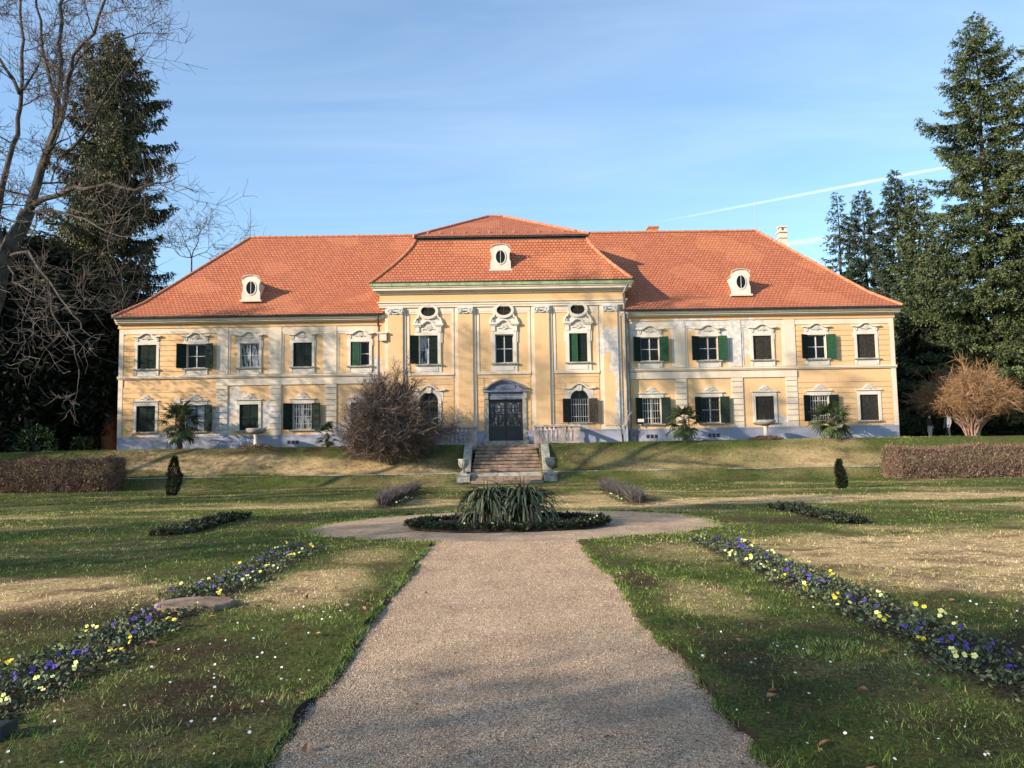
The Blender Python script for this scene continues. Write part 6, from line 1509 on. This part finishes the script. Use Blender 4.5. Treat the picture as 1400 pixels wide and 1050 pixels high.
# ------------------------------------------------------------------ bare trees
def bare_tree(name, label, limbs, Y, base, seed, matl='bark', twig_r=0.011, gen=3, reach=1.0, dens=1.0):
    """limbs: (pixel polyline, start radius, end radius, depth drift)"""
    rng = random.Random(seed); t = thing(name, label, 'tree', base)
    tb, lb, tw = MB(), MB(), MB(); stat = [0]
    def rv(s): return Vector((rng.gauss(0, s), rng.gauss(0, s), rng.gauss(0, s)))
    def grow(p, d, r, L, g):
        n = 4 if g > 0 else 3; pts = [p]; rad = [r]; d = d.normalized(); seg = L/n
        for k in range(n):
            d = (d+rv(0.20)+Vector((0, 0, 0.06 if d.z > -0.1 else 0.14))).normalized(); p = p+d*seg; pts.append(p); rad.append(max(r*(1-0.75*(k+1)/n), twig_r*.55))
        (tw if r < 0.03 else lb).tube(pts, rad, 4 if r > 0.02 else 3, False); stat[0] += 1
        if g <= 0: return
        m_ = max(2, int((4.2+rng.random()*2.4)*dens))
        for k in range(m_):
            i = rng.randint(1, n); q = pts[i]; dd = (pts[i]-pts[i-1]).normalized(); s = dd.orthogonal(); s.rotate(Matrix.Rotation(rng.uniform(0, 6.28), 3, dd)); nd_ = dd*rng.uniform(.5, 1.0)+s*rng.uniform(.5, 1.0)
            grow(q, nd_, max(rad[i]*rng.uniform(.5, .75), twig_r), L*rng.uniform(.42, .72), g-1)
    for li, (poly, r0, r1, drift, g, bd) in enumerate(limbs):
        P = [at(px, py, Y+drift*k/max(1, len(poly)-1)) for k, (px, py) in enumerate(poly)]
        # resample with a little wobble
        pts = []; n = 0
        for a, b_ in zip(P[:-1], P[1:]):
            m_ = max(2, int((b_-a).length/0.6))
            for j in range(m_): pts.append(a.lerp(b_, j/m_)+rv(0.035))
        pts.append(P[-1]); n = len(pts); rad = [r0+(r1-r0)*(k/(n-1))**0.8 for k in range(n)]
        (tb if li == 0 else lb).tube(pts, rad, 10 if r0 > .15 else 7)
        if li == 0: continue
        for k in range(1, n):
            if rng.random() < 0.85*bd:
                dd = (pts[k]-pts[k-1]).normalized(); s = dd.orthogonal(); s.rotate(Matrix.Rotation(rng.uniform(0, 6.28), 3, dd)); grow(pts[k], dd*rng.uniform(.3, .9)+s*rng.uniform(.5, 1), max(rad[k]*rng.uniform(.28, .5), twig_r*1.4), reach*rng.uniform(1.3, 2.6), g)
        grow(pts[-1], pts[-1]-pts[-2], r1, reach*1.6, g)
    tb.build('trunk', matl, t, True); lb.build('limb', matl, t, True); tw.build('twigs', 'twig', t)
    print(name, stat[0], len(tw.f))
YB_ = 30.0
bt = [([(-95, 672), (-60, 560), (-22, 450), (8, 350), (38, 288)], .48, .27, 0, 0, 0),
      ([(38, 288), (58, 232), (76, 170), (82, 100), (84, 30), (90, -50)], .19, .05, 2, 3, 0.8),
      ([(60, 228), (84, 165), (92, 110), (100, 75), (128, 45), (150, -20)], .13, .04, -2, 3, 0.8),
      ([(84, 165), (70, 115), (58, 70), (52, 10), (40, -60)], .09, .03, 1, 3, 0.7),
      ([(95, 100), (125, 62), (170, 52), (205, 45)], .05, .02, -1, 2, 0.7),
      ([(38, 288), (62, 272), (100, 258), (150, 252), (185, 262), (215, 250)], .13, .035, -3, 2, 0.9),
      ([(84, 215), (110, 190), (128, 165), (150, 120), (178, 80)], .08, .025, -2, 2, 0.9),
      ([(5, 360), (-5, 300), (8, 235), (24, 180), (29, 126), (32, 70), (28, 0)], .15, .05, 3, 3, 0.7),
      ([(29, 128), (8, 95), (-14, 60), (-30, 0)], .08, .03, 1, 3, 0.8), ([(29, 128), (50, 95), (60, 60)], .06, .02, 2, 2, 0.9),
      ([(-22, 450), (-40, 360), (-50, 250), (-40, 120)], .2, .05, -2, 2, 0.8),
      ([(38, 290), (75, 288), (118, 300), (150, 318)], .08, .025, -3, 2, 0.6),
      ([(10, 350), (38, 345), (66, 385), (92, 420), (110, 440)], .07, .02, -4, 2, 0.6),
      ([(66, 385), (72, 430), (100, 470), (108, 505)], .045, .015, -1, 2, 0.6), ([(92, 420), (120, 425), (145, 418)], .035, .014, -1, 2, 0.8),
      ([(8, 355), (20, 385), (45, 400), (30, 440)], .05, .015, -3, 2, 0.5)]
bare_tree('bare_tree', 'big bare deciduous tree with spreading dark limbs in front of the columnar conifer', bt, YB_, tuple(at(-95, 672, YB_)), 5, reach=0.9)
bt2 = [([(262, 420), (262, 380), (262, 350)], .10, .07, 0, 0, 0), ([(262, 352), (256, 338), (250, 324)], .06, .03, 1, 2, 1.6), ([(262, 350), (268, 336), (272, 322)], .06, .03, -1, 2, 1.6), ([(262, 352), (282, 345), (290, 335)], .05, .02, 0, 2, 1.4), ([(262, 352), (246, 350), (238, 340)], .05, .02, 0, 2, 1.4)]
bare_tree('bare_tree', 'thin far bare tree seen over the shaded roof hip', bt2, 74, tuple(at(262, 420, 74)), 6, twig_r=0.02, reach=1.5)

# trees beyond the frame toward the sun: they shade the near lawn and the house end
def q_pos(q, t): return (-0.5*q-0.866*t, 0.866*q-0.5*t)
for (q, tt, H, Rr, kind, lab, sd, n, sz_) in (
    (3.0, 27, 13.5, 5.8, 'round', 'loose evergreen out on the near lawn, shading the path', 61, 15000, 0.26),
    (-5.0, 26, 13, 4.0, 'round', 'loose evergreen behind the viewpoint, shading the near turf', 62, 8000, 0.26),
    (18.3, 27, 18, 2.8, 'round', 'slim evergreen whose shadow crosses the round place', 63, 9000, 0.30),
    (23.8, 29, 15, 1.7, 'round', 'thin evergreen standing out on the side lawn', 64, 3600, 0.30),
    (34.5, 24, 13.5, 2.0, 'round', 'slender evergreen beside the far side lawn', 66, 3000, 0.30),
    (49.5, 10, 18.5, 4.8, 'round', 'loose half-bare evergreen whose broken shade falls on the house end', 67, 15000, 0.24),
    (42.0, 11, 21.5, 4.8, 'round', 'thin half-bare evergreen whose broken shade falls on the house front', 68, 13000, 0.22),
    (58, 30, 22, 6.0, 'round', 'tall evergreen in the grove beyond the bench', 65, 6000, 0.7)):
    x, y = q_pos(q, tt); hang_conifer('evergreen_tree', lab, x, y, 0 if y < 40 else 2.1, H, Rr, sd, M['yew'], n, 0.16, 'bark', kind, 0.22, sz_)

# ------------------------------------------------------------------ bench, leafy shrub
c = at(6, 612, 49.5); bx, by, bz = c.x, 49.5, 2.14
t = thing('garden_bench', 'wooden slatted garden bench in deep shade at the edge of the photo', 'bench', (bx, by, bz))
mb = MB()
for k in range(9): xx = bx-0.72+0.18*k; mb.box(xx-0.045, xx+0.045, by+0.36, by+0.39, bz+0.48, bz+0.98)
mb.box(bx-0.80, bx+0.80, by+0.345, by+0.405, bz+0.98, bz+1.06); mb.box(bx-0.80, bx+0.80, by+0.345, by+0.405, bz+0.42, bz+0.48); mb.build('backrest', 'wood', t)
mb = MB()
for k in range(4): mb.box(bx-0.80, bx+0.80, by-0.12+0.115*k, by-0.02+0.115*k, bz+0.42, bz+0.45)
mb.build('seat', 'wood', t)
for s in (-1, 1):
    for yy in (by-0.1, by+0.38): mb = MB(); xx = bx+s*0.78; mb.box(xx-0.04, xx+0.04, yy-0.04, yy+0.04, bz-0.05, bz+(0.66 if yy < by else 1.0)); mb.build('leg', 'wood', t)
    mb = MB(); xx = bx+s*0.78; mb.box(xx-0.05, xx+0.05, by-0.16, by+0.36, bz+0.66, bz+0.70); mb.build('armrest', 'frame' if s > 0 else 'wood', t)
def leafy(px, py, Y, rx, h, label, seed, n):
    rng = np.random.default_rng(seed); c = at(px, py, Y); t = thing('laurel_shrub', label, 'shrub', (c.x, Y, 2.15)); u = unit(rng.normal(size=(n, 3))); u[:, 2] = np.abs(u[:, 2])
    P = np.array([c.x, Y, 2.2])+u*np.array([rx, rx*.8, h])*(rng.uniform(.35, 1, n)**.5)[:, None]*(0.75+0.5*fbm(u[:, 0]*3, u[:, 2]*3, seed, 2))[:, None]; D = u+rng.normal(size=(n, 3))*.6-np.array([0, 0, .35])
    V, F, T = leaves(P, D, rng.uniform(.14, .30, n), rng.uniform(.05, .10, n), np.clip(rng.normal(.45, .25, n), 0, 1), rng, .15); link('crown', np_mesh('crown', V, F, T), 'laurel', t)
    mb = MB(); stems(mb, (c.x, Y, 2.1), 9, rx*.7, h*.9, rng, .025); mb.build('stem', 'bark', t)
leafy(48, 614, 49.0, 1.25, 1.75, 'leafy evergreen shrub with pale yellow-green leaf tips beside the garden bench', 7, 900)
leafy(108, 613, 50.5, 0.6, 1.1, 'small sparse leafy shrub in deep shade near the red trunk', 8, 160)

# ------------------------------------------------------------------ people
def skinned(name, verts, edges, mat, parent, loc, rz, sub=2):
    me = bpy.data.meshes.new(name); me.from_pydata([v[0] for v in verts], edges, []); me.update()
    o = link(name, me, mat, parent, False)
    o.matrix_parent_inverse = Matrix.Identity(4)
    sk = o.modifiers.new('skin', 'SKIN'); sk.use_smooth_shade = True; sk.branch_smoothing = 0.3
    for i, v in enumerate(verts):
        r = v[1]; r = (r, r) if not hasattr(r, '__len__') else r; me.skin_vertices[0].data[i].radius = r; me.skin_vertices[0].data[i].use_root = (i == 0)
    sb = o.modifiers.new('sub', 'SUBSURF'); sb.levels = 1; sb.render_levels = sub
    return o
def person(px, py, Y, rz, label, coat, trouser, seed, coat_len, h=1.72):
    c = at(px, py, Y); t = thing('person', label, 'person', (c.x, Y, 2.17)); t.rotation_euler = (0, 0, rz); k = h/1.72; rk = random.Random(seed)
    V, E = [], []
    def v(p, r): V.append((tuple(a*k for a in p), (r*k if not hasattr(r, '__len__') else tuple(x*k for x in r)))); return len(V)-1
    def chain(a, items):
        for p, r in items: b_ = v(p, r); E.append((a, b_)); a = b_
        return a
    pel = v((0, 0, .95), (.135, .10)); ch = chain(pel, [((0, .01, 1.12), (.125, .09)), ((0, .015, 1.30), (.155, .10)), ((0, .01, 1.42), (.10, .08))])
    chain(ch, [((0, -.005, 1.50), .055), ((0, -.015, 1.57), (.070, .080)), ((0, -.02, 1.64), (.074, .092)), ((0, -.01, 1.70), (.045, .055))])
    for s in (-1, 1):
        chain(pel, [((s*.09, 0, .88), .092), ((s*.10, -.02 if s > 0 else .03, .50), .060), ((s*.10, .03 if s > 0 else -.02, .09), .040), ((s*.11, -.06 if s > 0 else -.11, .035), .036), ((s*.115, -.15 if s > 0 else -.19, .025), .028)])
        w_ = chain(ch, [((s*.17, .01, 1.40), .060), ((s*.235, .02, 1.12), .045), ((s*.235, -.07, .88), .030)])
        pm = chain(w_, [((s*.235, -.09, .81), (.032, .020))])
        for f in range(4):
            fx = s*.235; fy = -.065-.022*f; l = (.070, .082, .080, .064)[3-f]
            chain(pm, [((fx, fy-.010, .765), .0095), ((fx-s*.006, fy-.014, .765-l*.5), .009), ((fx-s*.022, fy-.012, .765-l*.95), .0075)])
        chain(pm, [((s*.215, -.125, .80), .010), ((s*.205, -.145, .765), .009)])
    body = skinned('body', V, E, M['skin'], t, None, 0)
    # nose, eyes, ears are part of the head
    mb = MB()
    for s in (-1, 1): mb.lathe([(.002, -.007), (.008, 0), (.002, .007)], s*.028*k, -.098*k, 1.635*k, 8)
    e = mb.build('eye', 'jacket', None, True); e.parent = t
    mb = MB(); mb.lathe([(.03, -.06), (.088, -.03), (.094, .02), (.078, .065), (.03, .09), (.002, .095)], 0, .012*k, 1.655*k, 14, 1, 1.05); o = mb.build('hair', 'hair', None, True); o.parent = t
    mb = MB(); mb.lathe([(.002, -.018), (.012, -.006), (.008, .012), (.002, .022)], 0, -.108*k, 1.605*k, 7); o = mb.build('nose', 'skin', None, True); o.parent = t
    CV, CE = [], []
    def cv(p, r): CV.append((tuple(a*k for a in p), (r*k if not hasattr(r, '__len__') else tuple(x*k for x in r)))); return len(CV)-1
    zb = coat_len; r0 = cv((0, .0, zb+.22), (.175, .135)); lo = cv((0, 0, zb), (.18, .14)); CE.append((r0, lo)); up = cv((0, .015, 1.28), (.185, .125)); CE.append((r0, up)); tp = cv((0, .01, 1.43), (.11, .09)); CE.append((up, tp)); cl = cv((0, 0, 1.50), (.075, .075)); CE.append((tp, cl))
    for s in (-1, 1):
        a = cv((s*.18, .01, 1.40), .078); CE.append((tp, a)); b_ = cv((s*.245, .02, 1.12), .066); CE.append((a, b_)); c2 = cv((s*.24, -.07, .90), .050); CE.append((b_, c2))
    skinned('coat', CV, CE, M[coat], t, None, 0)
    TV, TE = [((0, 0, .96*k), (.150*k, .115*k))], []
    for s in (-1, 1):
        n = len(TV); TV += [((s*.09*k, 0, .84*k), .105*k), ((s*.10*k, (-.02 if s > 0 else .03)*k, .50*k), .080*k), ((s*.10*k, (.03 if s > 0 else -.02)*k, .10*k), .062*k)]; TE += [(0, n), (n, n+1), (n+1, n+2)]
    skinned('trousers', TV, TE, M[trouser], t, None, 0)
    for s in (-1, 1):
        mb = MB(); yy = (.0 if s > 0 else -.05); mb.box((s*.11-.05)*k, (s*.11+.05)*k, (yy-.19)*k, (yy+.08)*k, 0, .075*k); o = mb.build('shoe', 'jacket', None, bevel=0.02); o.parent = t
person(1272, 598, 51.4, R(25), 'person in a black jacket and pale trousers standing at the house corner', 'jacket', 'paletrouser', 1, 0.82, 1.56)
person(1297, 597, 51.7, R(-70), 'person in a grey coat and dark trousers partly behind the orange-brown shrub', 'greycoat', 'darktrouser', 2, 0.70, 1.66)
